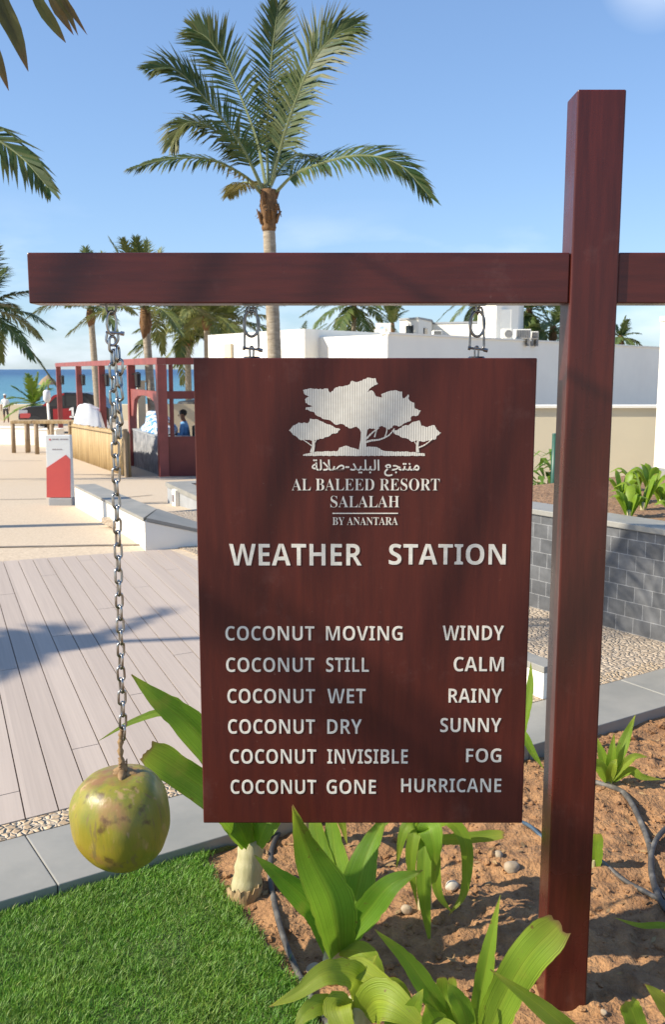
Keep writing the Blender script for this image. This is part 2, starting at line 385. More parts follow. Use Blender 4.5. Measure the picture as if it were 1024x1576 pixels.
# timber deck: boards run away to the left
UA = to_uv(ground(848, 1080, level=.041))[0]
DV = Vector((-.42, 1, 0)).normalized(); DU = Vector((DV.y, -DV.x, 0))
def deck_mat():
    m = bpy.data.materials.new('weathered deck boards'); m.use_nodes = True
    N, L = m.node_tree.nodes, m.node_tree.links; b = N['Principled BSDF']
    t = N.new('ShaderNodeTexCoord')
    d1 = N.new('ShaderNodeVectorMath'); d1.operation = 'DOT_PRODUCT'; d1.inputs[1].default_value = DU / .108; L.new(t.outputs['Object'], d1.inputs[0])
    d2 = N.new('ShaderNodeVectorMath'); d2.operation = 'DOT_PRODUCT'; d2.inputs[1].default_value = DV; L.new(t.outputs['Object'], d2.inputs[0])
    fl = N.new('ShaderNodeMath'); fl.operation = 'FLOOR'; L.new(d1.outputs['Value'], fl.inputs[0])
    wn_ = N.new('ShaderNodeTexWhiteNoise'); wn_.noise_dimensions = '1D'; L.new(fl.outputs[0], wn_.inputs['W'])
    cb = N.new('ShaderNodeCombineXYZ')
    mul = N.new('ShaderNodeMath'); mul.operation = 'MULTIPLY'; mul.inputs[1].default_value = 8; L.new(d1.outputs['Value'], mul.inputs[0])
    L.new(mul.outputs[0], cb.inputs[0]); L.new(d2.outputs['Value'], cb.inputs[1]); L.new(wn_.outputs['Value'], cb.inputs[2])
    nz_ = N.new('ShaderNodeTexNoise'); nz_.inputs['Scale'].default_value = 1.6; nz_.inputs['Detail'].default_value = 8; L.new(cb.outputs[0], nz_.inputs['Vector'])
    av = N.new('ShaderNodeMath'); av.operation = 'MULTIPLY_ADD'; av.inputs[1].default_value = .45; L.new(wn_.outputs['Value'], av.inputs[0]); L.new(nz_.outputs['Fac'], av.inputs[2])
    rr = N.new('ShaderNodeMapRange'); rr.inputs[1].default_value = .3; rr.inputs[2].default_value = 1.1; L.new(av.outputs[0], rr.inputs[0])
    x = N.new('ShaderNodeMixRGB'); x.inputs[1].default_value = (.50, .415, .350, 1); x.inputs[2].default_value = (.40, .330, .280, 1); L.new(rr.outputs[0], x.inputs[0])
    L.new(x.outputs[0], b.inputs['Base Color']); b.inputs['Roughness'].default_value = .65
    return m
M['deck'] = deck_mat()
E0, E1 = ground(0, 866), ground(225, 848)
far_off = (E0.dot(DV) + E1.dot(DV)) / 2
dk = MB(); bw = .108
nv_edge = .45
for k in range(-60, 54):
    o = g0 + DU * (k * bw)
    def hit_near(q):      # along DV until it meets the pebble strip
        r = (nv_edge - to_uv(q)[1]) / DV.dot(NK); return q + DV * r
    a0, a1 = hit_near(o + DU * .0025), hit_near(o + DU * (bw - .0025))
    b0, b1 = (q + DV * min(far_off - q.dot(DV), max(0, (UA - .006 - to_uv(q)[0]) / DV.dot(K))) for q in (a0, a1))
    if to_uv(a0)[0] > UA - .05 or to_uv(a0)[0] < -6 or to_uv(a1)[0] > UA - .01: continue
    # boards are butted: one joint per board line
    ln = (b0 - a0).length
    cut = min(.95, max(.05, ((k * 0.37) % 1.0)))
    for s0, s1 in ((0, cut), (cut, 1)):
        e = .0025 / ln
        q = [a0.lerp(b0, s0 + e), a1.lerp(b1, s0 + e), a1.lerp(b1, s1 - e), a0.lerp(b0, s1 - e)]
        dk.prism([(p.x, p.y) for p in q], .006, .043)
struct(dk.build('deck', M['deck']))
# dark gap under the boards
gp = MB(); q = [uv(-6.2, nv_edge + .005), uv(UA - .01, nv_edge + .005)]
q2 = [p + DV * min(far_off - p.dot(DV) - .01, max(.01, (UA + .002 - to_uv(p)[0]) / DV.dot(K))) for p in q]
M['gap'] = mat('dark deck substructure', (.14, .095, .075), (.10, .07, .055), scale=6, rough=.9)
qm = uv(UA - .01, nv_edge); qm = uv(UA - .01, 3.4)
gp.prism([(p.x, p.y) for p in (q[0], q[1], qm, q2[0])], .0355, .0375); struct(gp.build('deck_underlay', M['gap']))

# pebble paving
def pebble_mat(name, sc, c1, c2, grout):
    m = bpy.data.materials.new(name); m.use_nodes = True
    N, L = m.node_tree.nodes, m.node_tree.links; b = N['Principled BSDF']
    t = N.new('ShaderNodeTexCoord')
    n = N.new('ShaderNodeTexNoise'); n.inputs['Scale'].default_value = sc * .6; L.new(t.outputs['Object'], n.inputs['Vector'])
    mxv = N.new('ShaderNodeMixRGB'); mxv.inputs[0].default_value = .02; L.new(t.outputs['Object'], mxv.inputs[1]); L.new(n.outputs['Color'], mxv.inputs[2])
    v = N.new('ShaderNodeTexVoronoi'); v.inputs['Scale'].default_value = sc; L.new(mxv.outputs[0], v.inputs['Vector'])
    ve = N.new('ShaderNodeTexVoronoi'); ve.feature = 'DISTANCE_TO_EDGE'; ve.inputs['Scale'].default_value = sc; L.new(mxv.outputs[0], ve.inputs['Vector'])
    x = N.new('ShaderNodeMixRGB'); x.inputs[1].default_value = (*c1, 1); x.inputs[2].default_value = (*c2, 1)
    sc_ = N.new('ShaderNodeSeparateXYZ'); L.new(v.outputs['Color'], sc_.inputs[0]); L.new(sc_.outputs[0], x.inputs[0])
    r = N.new('ShaderNodeMapRange'); r.inputs[1].default_value = .02; r.inputs[2].default_value = .10; L.new(ve.outputs['Distance'], r.inputs[0])
    y = N.new('ShaderNodeMixRGB'); y.inputs[1].default_value = (*grout, 1); L.new(r.outputs[0], y.inputs[0]); L.new(x.outputs[0], y.inputs[2])
    L.new(y.outputs[0], b.inputs['Base Color']); b.inputs['Roughness'].default_value = .6
    r2 = N.new('ShaderNodeMapRange'); r2.inputs[1].default_value = .0; r2.inputs[2].default_value = .25; L.new(ve.outputs['Distance'], r2.inputs[0])
    bp = N.new('ShaderNodeBump'); bp.inputs['Strength'].default_value = .9; bp.inputs['Distance'].default_value = .012
    L.new(r2.outputs[0], bp.inputs['Height']); L.new(bp.outputs[0], b.inputs['Normal'])
    return m
M['pebble'] = pebble_mat('pebble paving', 38, (.58, .43, .27), (.42, .30, .18), (.52, .44, .34))
M['pebble_fine'] = pebble_mat('fine pebble paving', 34, (.56, .45, .33), (.42, .32, .22), (.44, .37, .29))
pb = MB(); q = [uv(-6, .347), uv(3.3, .347), uv(3.3, nv_edge), uv(-6, nv_edge)]
pb.prism([(p.x, p.y) for p in q], -.02, .040); struct(pb.build('pebble_strip', M['pebble']))

# low white wall with slate top along the right side of the deck (seen between board and post)
wA = ground(848, 1080, level=.041); wR = ground(950, 1051, level=.19)
uA, uR = to_uv(wA)[0], to_uv(wR)[0]
wl0 = uv(uA, .352)
lw = thing('low_wall', (wl0.x, wl0.y, .04), 'very low white wall with grey slate top, behind the post beside the pebbles', 'wall')
bd = MB(); bd.prism([(q.x, q.y) for q in (uv(uA, .352), uv(uR - .01, .352), uv(uR - .01, 3.3), uv(uA, 3.3))], -.1, .158); bd.build('wall_face', M['white'], lw)
bd = MB(); bd.prism([(q.x, q.y) for q in (uv(uA - .004, .348), uv(uR, .348), uv(uR, 3.32), uv(uA - .004, 3.32))], .160, .19); bd.build('coping', M['slate'], lw, bevel=.003)
# fine pebble court on the right
c0 = uv(uR + .002, .35)
pc = MB(); q = [uv(to_uv(c0)[0], .345), uv(9, .345), uv(9, 6.5), uv(to_uv(c0)[0], 6.5)]
pc.prism([(p.x, p.y) for p in q], -.02, .039); struct(pc.build('pebble_court', M['pebble_fine']))

# tiled planter wall on the right
def tile_mat(dirv):
    m = bpy.data.materials.new('dark stone tiles'); m.use_nodes = True
    N, L = m.node_tree.nodes, m.node_tree.links; b = N['Principled BSDF']
    t = N.new('ShaderNodeTexCoord')
    d1 = N.new('ShaderNodeVectorMath'); d1.operation = 'DOT_PRODUCT'; d1.inputs[1].default_value = dirv; L.new(t.outputs['Object'], d1.inputs[0])
    s3 = N.new('ShaderNodeSeparateXYZ'); L.new(t.outputs['Object'], s3.inputs[0])
    cb = N.new('ShaderNodeCombineXYZ'); L.new(d1.outputs['Value'], cb.inputs[0]); L.new(s3.outputs[2], cb.inputs[1])
    br = N.new('ShaderNodeTexBrick'); L.new(cb.outputs[0], br.inputs['Vector'])
    br.inputs['Color1'].default_value = (.080, .082, .086, 1); br.inputs['Color2'].default_value = (.125, .127, .130, 1); br.inputs['Mortar'].default_value = (.23, .232, .235, 1)
    br.inputs['Scale'].default_value = 1.0; br.inputs['Mortar Size'].default_value = .0022; br.inputs['Brick Width'].default_value = .115; br.inputs['Row Height'].default_value = .088
    br.inputs['Bias'].default_value = -.1
    n = N.new('ShaderNodeTexNoise'); n.inputs['Scale'].default_value = 14; n.inputs['Detail'].default_value = 8; L.new(t.outputs['Object'], n.inputs['Vector'])
    r = N.new('ShaderNodeMapRange'); r.inputs[1].default_value = .3; r.inputs[2].default_value = .7; r.inputs[3].default_value = .75; r.inputs[4].default_value = 1.35; L.new(n.outputs['Fac'], r.inputs[0])
    mm = N.new('ShaderNodeMixRGB'); mm.blend_type = 'MULTIPLY'; mm.inputs[0].default_value = 1; L.new(br.outputs['Color'], mm.inputs[1]); L.new(r.outputs[0], mm.inputs[2])
    L.new(mm.outputs[0], b.inputs['Base Color']); b.inputs['Roughness'].default_value = .55
    bp = N.new('ShaderNodeBump'); bp.inputs['Strength'].default_value = .4; bp.inputs['Distance'].default_value = .004; L.new(br.outputs['Fac'], bp.inputs['Height']); bp.invert = True
    L.new(bp.outputs[0], b.inputs['Normal'])
    return m
T0, T1 = ground(818, 935), ground(1024, 990)
TD = (T1 - T0); TD.z = 0; TD.normalize(); TN = Vector((-TD.y, TD.x, 0))
if TN.y < 0: TN = -TN
M['dark_tile'] = tile_mat(TD)
ta = T0 - TD * 1.0; tb = T1 + TD * 1.6
TOPZ = zat(820, T1.y) - .02
pl = thing('planter', (T0.x, T0.y, 0.04), 'tall garden planter faced with dark grey stone tiles, right of the post', 'planter')
mb = MB(); mb.prism([(q.x, q.y) for q in (ta, tb, tb + TN * .22, ta + TN * .22)], -.05, TOPZ); mb.build('tile_face', M['dark_tile'], pl)
mb = MB(); mb.prism([(q.x, q.y) for q in (ta - TN * .015, tb - TN * .015, tb + TN * .24, ta + TN * .24)], TOPZ + .002, TOPZ + .035); mb.build('coping', M['slate'], pl, bevel=.004)
M['mulch'] = mat('brown bed soil', (.34, .20, .11), (.19, .105, .055), scale=18, rough=.95, bump=.8, bscale=40, bdist=.03)
mb = MB(); mb.prism([(q.x, q.y) for q in (ta + TN * .225, tb + TN * .225, tb + TN * 2.3, ta + TN * 2.3)], .1, TOPZ + .0); mb.build('soil', M['mulch'], pl)
mb = MB(); mb.prism([(q.x, q.y) for q in (ta + TN * 2.3, tb + TN * 2.3, tb + TN * 2.5, ta + TN * 2.5)], .0, TOPZ + .06); mb.build('rear_wall', M['slate'], pl)

# ---- walls and buildings behind, right
bw_ = thing('garden_wall', (2.4, 10.6, gz(10.6)), 'beige garden wall with thin white capping, behind the tiled planter', 'wall')
zt = zat(628, 10.6); x0, x1 = at(600, 628, 10.6).x, at(1060, 628, 10.6).x
mb = MB(); mb.box(((x0 + x1) / 2, 10.7, (zt - 1.2) / 2), (x1 - x0, .2, zt + 1.2)); mb.build('wall_face', M['cream'], bw_)
mb = MB(); mb.box(((x0 + x1) / 2, 10.69, zt + .016), (x1 - x0 + .02, .26, .028)); mb.build('capping', M['white'], bw_)
e0 = at(1008, 700, 9.6)
ww_ = thing('boundary_wall', (e0.x, e0.y, gz(9.6)), 'bright white sunlit wall end at the right edge of the photo', 'wall')
pw = [Vector((e0.x, e0.y, 0)), Vector((e0.x + 1.6, e0.y - 1.9, 0)), Vector((e0.x + 1.9, e0.y - 1.7, 0)), Vector((e0.x + .3, e0.y + .25, 0))]
zt2 = zat(487, 9.6)
mb = MB(); mb.prism([(q.x, q.y) for q in pw], -.4, zt2 - .05); mb.build('wall_face', M['white'], ww_)
mb = MB(); mb.prism([(q.x, q.y) for q in (pw[0] + Vector((-.015, 0, 0)), pw[1] + Vector((0, -.02, 0)), pw[2] + Vector((.01, 0, 0)), pw[3] + Vector((0, .01, 0)))], zt2 - .048, zt2); mb.build('capping', M['white'], ww_)

def footprint(name, pts, z1, z0, label, material, coping=True):
    c = pts[0]
    t = thing(name, (c[0], c[1], z0), label, 'building')
    mb = MB(); mb.prism(pts, z0, z1); mb.build('wall', material, t)
    return t
# white flat roofed villa: rear block and front block
zA, zB = zat(506, 29), zat(514.5, 27)
A0 = at(469, 506, 29); AL = at(320, 516, 34.5); AR = at(600, 513, 32.6)
vA = footprint('villa', [(A0.x, A0.y), (AL.x, AL.y), (AL.x + 3.5, AL.y + 6), (AR.x + 3, AR.y + 6), (AR.x, AR.y)], zA, -1.6, 'white flat roofed villa, taller rear block left of the palm trunk', M['white'])
d_ = (Vector((AL.x - A0.x, AL.y - A0.y, 0))).normalized(); nA = Vector((d_.y, -d_.x, 0)); nA = nA if nA.y < 0 else -nA
cw = Vector((A0.x, A0.y, 0)) + d_ * 4.9 + nA * .06
mb = MB(); mb.box((cw.x, cw.y, zA - .62), (.5, .08, .55), math.atan2(d_.y, d_.x)); mb.build('wall_light', M['cream'], vA)
B0 = at(597, 514.5, 27); BL = at(466, 521, 30.3); BR = at(1020, 537, 44.8)
vB = footprint('villa', [(B0.x, B0.y), (BL.x, BL.y), (BL.x + 5, BL.y + 7.5), (BR.x + 3, BR.y + 4), (BR.x, BR.y)], zB, -1.6, 'long white villa with one sunlit and one shaded wall, behind the sign board', M['greyrender'])
dd = Vector((BR.x - B0.x, BR.y - B0.y, 0)).normalized(); nB = Vector((dd.y, -dd.x, 0))
mb = MB(); q0 = Vector((B0.x, B0.y, 0)) + nB * .05; q1 = Vector((BR.x, BR.y, 0)) + nB * .05
mb.prism([(q.x, q.y) for q in (q0, q1, q1 - nB * .3, q0 - nB * .3)], zB + .002, zB + .06); mb.build('parapet_cap', M['white'], vB)

def house(name, pxl, pxc, pxr, pyt, Y, label, mt, base=514, win=()):
    """block whose near corner stands at pxc; left face towards the sun, right face in shade"""
    c, l, r = at(pxc, pyt, Y), at(pxl, pyt, Y * 1.03), at(pxr, pyt, Y * 1.05)
    z1 = c.z; z0 = -1.8
    t = thing(name, (c.x, c.y, z0), label, 'building')
    mb = MB(); mb.prism([(c.x, c.y), (l.x, l.y), (l.x + 1.5, l.y + 4), (r.x + .5, r.y + 4), (r.x, r.y)], z0, z1); mb.build('wall', mt, t)
    mb = MB(); mb.prism([(c.x, c.y - .06), (l.x - .06, l.y), (l.x + 1.5, l.y + 4.1), (r.x + .6, r.y + 4.1), (r.x + .06, r.y)], z1 + .003, z1 + .09); mb.build('roof_edge', M['concrete'], t)
    for (wx, wy, side) in win:
        a, bq = (l, c) if side < 0 else (c, r)
        q = Vector((a.x, a.y, 0)).lerp(Vector((bq.x, bq.y, 0)), wx); di = Vector((bq.x - a.x, bq.y - a.y, 0)).normalized(); no = Vector((di.y, -di.x, 0))
        q += no * .02
        mb = MB(); mb.box((q.x, q.y, z1 - wy), (.55, .08, .55), math.atan2(di.y, di.x)); wv = mb.build('window', M['glass'], t)
    return t
house('distant_house', 616, 645, 664, 491, 45, 'distant white block house with dark roof edge, left of the bright long house', M['white'], win=((.55, .55, -1), (.5, .65, 1)))
house('distant_house', 662, 748, 758, 497, 48, 'long bright white distant house with a yellow wall lamp, beyond the villa roof', M['white'], win=())
# arched kiosk: a real arch opening cut in its wall
K0, K1 = at(579, 497, 40), at(602, 497, 40)
kt = thing('arched_kiosk', ((K0.x + K1.x) / 2, 40, -1.8), 'small white roof kiosk with an arched opening, right of the first palm above the villa', 'kiosk')
wk, zk = K1.x - K0.x, K0.z; cxk = K0.x + wk * .47; rk = wk * .27
arc = [(cxk - rk, -1.8)] + [(cxk - rk * math.cos(a), zk - .14 - rk + rk * math.sin(a)) for a in np.linspace(0, math.pi, 12)] + [(cxk + rk, -1.8)]
out = [(K0.x, -1.8)] + arc + [(K1.x, -1.8), (K1.x, zk), (K0.x, zk)]
mb = MB(); mb.poly([(x, 40, z) for x, z in out], (0, .25, 0)); mb.build('front_wall', M['white'], kt)
mb = MB(); mb.box(((K0.x + K1.x) / 2, 41.4, (zk - 1.8) / 2 - .1), (wk, .2, zk + 1.6)); mb.box((K1.x - .1, 40.8, (zk - 1.8) / 2), (.2, 1.05, zk + 1.8)); mb.build('side_wall', M['greyrender'], kt)
# plant room on the villa roof and the machines beside it
RZ = zB
tw = thing('roof_block', (at(775, 520, 35).x, 35, RZ), 'tall pale grey plant room on the villa roof with a sunlit left side', 'building')
t0, t1, t2 = at(757, 466, 35.6), at(765, 466, 35), at(799, 466, 35.8)
mb = MB(); mb.prism([(t1.x, t1.y), (t0.x - .35, t0.y + .9), (t0.x + .3, t0.y + 2.5), (t2.x + .6, t2.y + 2), (t2.x, t2.y)], RZ - .4, zat(440, 35)); mb.build('wall', M['greyrender'], tw)
q = at(783, 500, 35.25); mb = MB(); mb.box((q.x - .12, q.y - .02, q.z + .05), (.42, .12, 1.0)); mb.build('door', M['white'], tw)
def ac_unit(px, py, wpx, hpx, Y, label, grille_round=False):
    a, b_ = at(px - wpx / 2, py + hpx / 2, Y), at(px + wpx / 2, py - hpx / 2, Y)
    cx, cz, W_, H_ = (a.x + b_.x) / 2, (a.z + b_.z) / 2, b_.x - a.x, b_.z - a.z
    t = thing('air_conditioner', (cx, Y, a.z), label, 'air conditioner', 'air conditioners on the villa roof')
    mb = MB(); mb.box((cx, Y + .2, cz), (W_, .4, H_)); mb.build('casing', M['white'], t, bevel=.02)
    g = MB()
    if grille_round:
        g.tube([(cx + W_ * .1, Y - .02, cz), (cx + W_ * .1, Y + .02, cz)], H_ * .38, seg=18)
    else:
        for k in range(7): g.box((cx, Y - .012, cz - H_ * .36 + k * H_ * .12), (W_ * .82, .03, H_ * .05))
        for k in range(8): g.box((cx - W_ * .4 + k * W_ * .8 / 7, Y - .006, cz), (W_ * .03, .02, H_ * .8))
    g.build('fan_grille', M['ac_grill'], t)
    mb = MB(); mb.box((cx - W_ * .35, Y + .2, a.z - .12), (.08, .4, .24)); mb.build('foot', M['ac_grill'], t); mb = MB(); mb.box((cx + W_ * .35, Y + .2, a.z - .12), (.08, .4, .24)); mb.build('foot', M['ac_grill'], t)
    return t
ac_unit(782, 514, 15, 16, 33.0, 'white air conditioner with a round fan, in front of the grey plant room', True)
ac_unit(806, 514, 25, 15, 33.5, 'long air conditioner with a slatted tan grille, right of the plant room')
ac_unit(824, 516, 12, 12, 34.0, 'smallest white air conditioner, nearest to the post')
ac_unit(674, 513, 14, 9, 30.4, 'white box air conditioner half sunk behind the roof edge, middle of the roof')

# ================================================================ PLANTING BED (soil, grass)
GB = [ground(*p, level=0.0) for p in ((352, 1284), (318, 1322), (335, 1362), (362, 1400), (400, 1446), (436, 1492), (478, 1556), (520, 1640), (560, 1800))]
GBX = spline([(p.x, p.y, 0) for p in GB], 60)
gby = np.array([p.y for p in GBX])[::-1]; gbx = np.array([p.x for p in GBX])[::-1]
def grass_edge(y): return np.interp(y, gby, gbx)
def soil_h(x, y):
    p = Vector((x, y, 0))
    e = x - float(grass_edge(y))
    k = min(1, max(0, e / .12))
    h = .022 * noise.noise(p * 3.1) + .016 * noise.noise(p * 9.0) * 1.0 + k * (.014 * noise.noise(p * 27) + .009 * noise.noise(p * 60))
    h += .012 * max(0, noise.noise(p * 15 + Vector((3, 1, 0)))) * k
    return -.012 + h * (.35 + .65 * k)
M['soil'] = mat('dry red brown soil', (.45, .245, .110), (.215, .108, .050), scale=14, rough=.95, bump=.9, bscale=95, bdist=.012, lo=.3, hi=.7)
us_ = np.concatenate([np.linspace(-4, -1.2, 8), np.linspace(-1.1, .0, 22), np.linspace(.02, 2.6, 215), np.linspace(2.7, 8, 12)])
vs_ = np.concatenate([np.linspace(-3.5, -2.2, 10), np.linspace(-2.15, -.02, 190), [.03]])
def soil_pt(u, v):
    p = uv(u, v); return (p.x, p.y, soil_h(p.x, p.y))
sheet('soil', list(us_), list(vs_), soil_pt, M['soil'])

# clods and grit lying on the soil
cl = MB()
ico = bmesh.new(); bmesh.ops.create_icosphere(ico, subdivisions=1, radius=1.0)
iv = np.array([v.co[:] for v in ico.verts]); ifc = [tuple(v.index for v in f.verts) for f in ico.faces]; ico.free()
def clod(mb, x, y, r, sq=.7, z=None):
    s = np.array([r * random.uniform(.7, 1.3), r * random.uniform(.7, 1.3), r * sq * random.uniform(.7, 1.2)])
    jit = 1 + RNG.uniform(-.22, .22, (len(iv), 1)); a = random.uniform(0, 6.28)
    q = iv * jit * s; c_, s_ = math.cos(a), math.sin(a)
    q = np.stack([q[:, 0] * c_ - q[:, 1] * s_, q[:, 0] * s_ + q[:, 1] * c_, q[:, 2]], 1)
    zz = (soil_h(x, y) if z is None else z) + r * .2
    mb.add((q + np.array([x, y, zz])).tolist(), ifc)
n_ = 0
while n_ < 7500:
    x, y = random.uniform(-.6, 2.4), random.uniform(1.5, 4.2)
    u, v = to_uv((x, y))
    if v > -.012 or x < grass_edge(y) + .015: continue
    dens = .35 + .65 * (noise.noise(Vector((x * 2.3, y * 2.3, 5))) > -.1)
    if random.random() > dens: continue
    r = min(.022, .0028 * math.exp(random.gauss(0, .72)) * (1 + .4 * (v > -.35)))
    clod(cl, x, y, r); n_ += 1
struct(cl.build('soil_clods', M['soil'], smooth=False, normals=False), 'stuff')

M['litter'] = mat('dry leaf bits', (.40, .27, .13), (.20, .115, .05), scale=50, rough=.9)
lt = MB()
for k in range(420):
    x, y = random.uniform(-.4, 2.2), random.uniform(1.6, 4.0); u, v = to_uv((x, y))
    if v > -.02 or x < grass_edge(y) + .02: continue
    a = random.uniform(0, 6.28); l_ = random.uniform(.006, .022); w_ = l_ * random.uniform(.15, .5); h = soil_h(x, y) + .005; c_, s_ = math.cos(a), math.sin(a)
    lt.add([(x - c_ * l_, y - s_ * l_, h), (x - s_ * w_, y + c_ * w_, h + random.uniform(0, .008)), (x + c_ * l_, y + s_ * l_, h + random.uniform(0, .006)), (x + s_ * w_, y - c_ * w_, h)], [(0, 1, 2), (0, 2, 3)])
struct(lt.build('leaf_litter', M['litter'], normals=False), 'stuff')

# stones one can pick out
def stone(px, py, wpx, label, sq=.7, m=None):
    p = ground(px, py, level=0.0); r = wpx / FPX * p.y * .55
    bm = bmesh.new(); bmesh.ops.create_icosphere(bm, subdivisions=3, radius=1.0)
    sd = Vector((px * .37, py * .11, 1.3))
    for v in bm.verts:
        k = 1 + .20 * noise.noise(v.co * 1.1 + sd) + .06 * noise.noise(v.co * 4 + sd)
        v.co = Vector((v.co.x * r * k, v.co.y * r * .8 * k, v.co.z * r * sq * k))
    me = bpy.data.meshes.new('stone'); bm.to_mesh(me); bm.free()
    me.polygons.foreach_set('use_smooth', [True] * len(me.polygons)); me.materials.append(m or M['stone'])
    o = bpy.data.objects.new('stone', me); COL.objects.link(o)
    o.location = (p.x, p.y, soil_h(p.x, p.y) + r * sq * .45); o.rotation_euler = (0, 0, px * .1)
    tag(o, label, 'stone', 'stones on the soil')
stone(789, 1336, 26, 'rounded brown stone in the shade left of the post')
stone(767, 1318, 20, 'dull stone in the shade, smaller of the pair behind the drooping plant')
stone(696, 1362, 21, 'pale whitish stone beside the drooping leaf tips', m=M['stone_pale'])
stone(626, 1405, 17, 'tan stone in the sun left of the hanging leaf', .9)
stone(482, 1484, 26, 'flat tan stone beside the hose at the lawn side', .5)
stone(930, 1556, 12, 'small pebble on the soil right of the post foot')

# lawn
gm = MB(); pts = []
ylo = 1.05
for y in np.linspace(ylo, 2.9, 40): pts.append((float(grass_edge(y)), y))
lawn_edge = pts
M['lawn'] = mat('lawn thatch', (.060, .105, .022), (.095, .12, .035), scale=20, rough=.95, bump=.8, bscale=160, bdist=.012)
mb = MB(); cols = 30
vv = []
for (xe, y) in pts:
    for k in range(cols):
        x = -2.2 + (xe + 2.2) * k / (cols - 1)
        u, v = to_uv((x, y)); 
        if v > -.012:   # pull rows back to the kerb line
            p = Vector((x, y, 0)) - NK * (v + .012); x2, y2 = p.x, p.y
        else: x2, y2 = x, y
        vv.append((x2, y2, .006 + .006 * noise.noise(Vector((x2 * 6, y2 * 6, 2))) + (.004 if k < cols - 1 else -.012)))
mb.add(vv, [(i * cols + k, i * cols + k + 1, (i + 1) * cols + k + 1, (i + 1) * cols + k) for i in range(len(pts) - 1) for k in range(cols - 1)])
struct(mb.build('lawn_soil', M['lawn'], smooth=True))
NB = 150000
X = RNG.uniform(-1.75, .35, NB * 4); Yv = RNG.uniform(1.25, 2.75, NB * 4)
U = (X - g0.x) * K.x + (Yv - g0.y) * K.y; V = (X - g0.x) * NK.x + (Yv - g0.y) * NK.y
edge_w = .012 * np.sin(Yv * 60) + RNG.normal(0, .010, len(X))
ok = (V < -.008) & (X < grass_edge(Yv) - .004 + edge_w) & (X > -.36 * Yv * 1.12 - .1)
X, Yv, V = X[ok][:NB], Yv[ok][:NB], V[ok][:NB]
n_ = len(X)
pn = np.array([noise.noise(Vector((x * 5, y * 5, 9))) for x, y in zip(X, Yv)]); pn2 = np.array([noise.noise(Vector((x * 22, y * 22, 4))) for x, y in zip(X, Yv)])
hh = np.clip(RNG.normal(.0155, .0045, n_) * (1 + .3 * pn + .3 * pn2), .006, .035)
az = RNG.uniform(0, 2 * np.pi, n_); lean = RNG.uniform(.2, 1.05, n_) * hh
wd = RNG.uniform(.0008, .0014, n_); pa = az + np.pi / 2 + RNG.normal(0, .5, n_)
dx, dy = np.cos(az), np.sin(az); px_, py_ = np.cos(pa) * wd, np.sin(pa) * wd
z0 = np.full(n_, .004)
P = np.stack([np.stack([X - px_, Yv - py_, z0], 1), np.stack([X + px_, Yv + py_, z0], 1),
              np.stack([X + dx * lean * .35 - px_ * .8, Yv + dy * lean * .35 - py_ * .8, z0 + hh * .6], 1), np.stack([X + dx * lean * .35 + px_ * .8, Yv + dy * lean * .35 + py_ * .8, z0 + hh * .6], 1),
              np.stack([X + dx * lean, Yv + dy * lean, z0 + hh], 1)], 1).reshape(-1, 3)
me = bpy.data.meshes.new('lawn'); base = np.arange(n_)[:, None] * 5
quads = (base + np.array([[0, 1, 3, 2]])); tris = (base + np.array([[2, 3, 4]]))
me.vertices.add(len(P)); me.vertices.foreach_set('co', P.ravel())
loops = np.concatenate([quads.ravel(), tris.ravel()]); me.loops.add(len(loops)); me.loops.foreach_set('vertex_index', loops.astype(np.int32))
ls = np.concatenate([np.arange(n_) * 4, 4 * n_ + np.arange(n_) * 3]); me.polygons.add(2 * n_); me.polygons.foreach_set('loop_start', ls.astype(np.int32))
me.update(calc_edges=True); me.validate()
tn = np.clip(RNG.beta(1.1, 4.5, n_) + np.where(RNG.random(n_) < .025, .7, 0) + .18 * pn, 0, 1)
a_ = me.attributes.new('tint', 'FLOAT', 'POINT'); a_.data.foreach_set('value', np.repeat(tn, 5).astype(np.float32))
M['grass'] = mat('lawn grass', (.155, .365, .028), (.098, .255, .020), scale=9, rough=.5, transl=.3, tint=(.30, .34, .07))
me.materials.append(M['grass'])
o = bpy.data.objects.new('lawn', me); COL.objects.link(o); struct(o, 'stuff')

# ================================================================ SIGN FRAME
Y0 = 2.05
xl = at(897, 137, Y0).x; zpt = zat(137, Y0)
sf = thing('timber_signpost', (.555, 2.1, 0), 'dark red brown timber sign post with its long crossbeam', 'sign post')
mb = MB(); mb.box((.557, Y0 + .045, (zpt - .15) / 2), (.101, .09, zpt + .15)); mb.build('post', M['wood_v'], sf, bevel=.004, bseg=3)
bz1, bz0 = zat(388.5, Y0 + .008), zat(467, Y0 + .008)
bxl = at(41, 400, Y0 + .008).x
mb = MB()
mb.box(((bxl + .5055) / 2, Y0 + .045, (bz0 + bz1) / 2), (.5055 - bxl, .074, bz1 - bz0))
mb.box(((.6085 + 1.6) / 2, Y0 + .045, (bz0 + bz1) / 2), (1.6 - .6085, .074, bz1 - bz0))
mb.build('crossbeam', M['wood_h'], sf, bevel=.003, bseg=2)

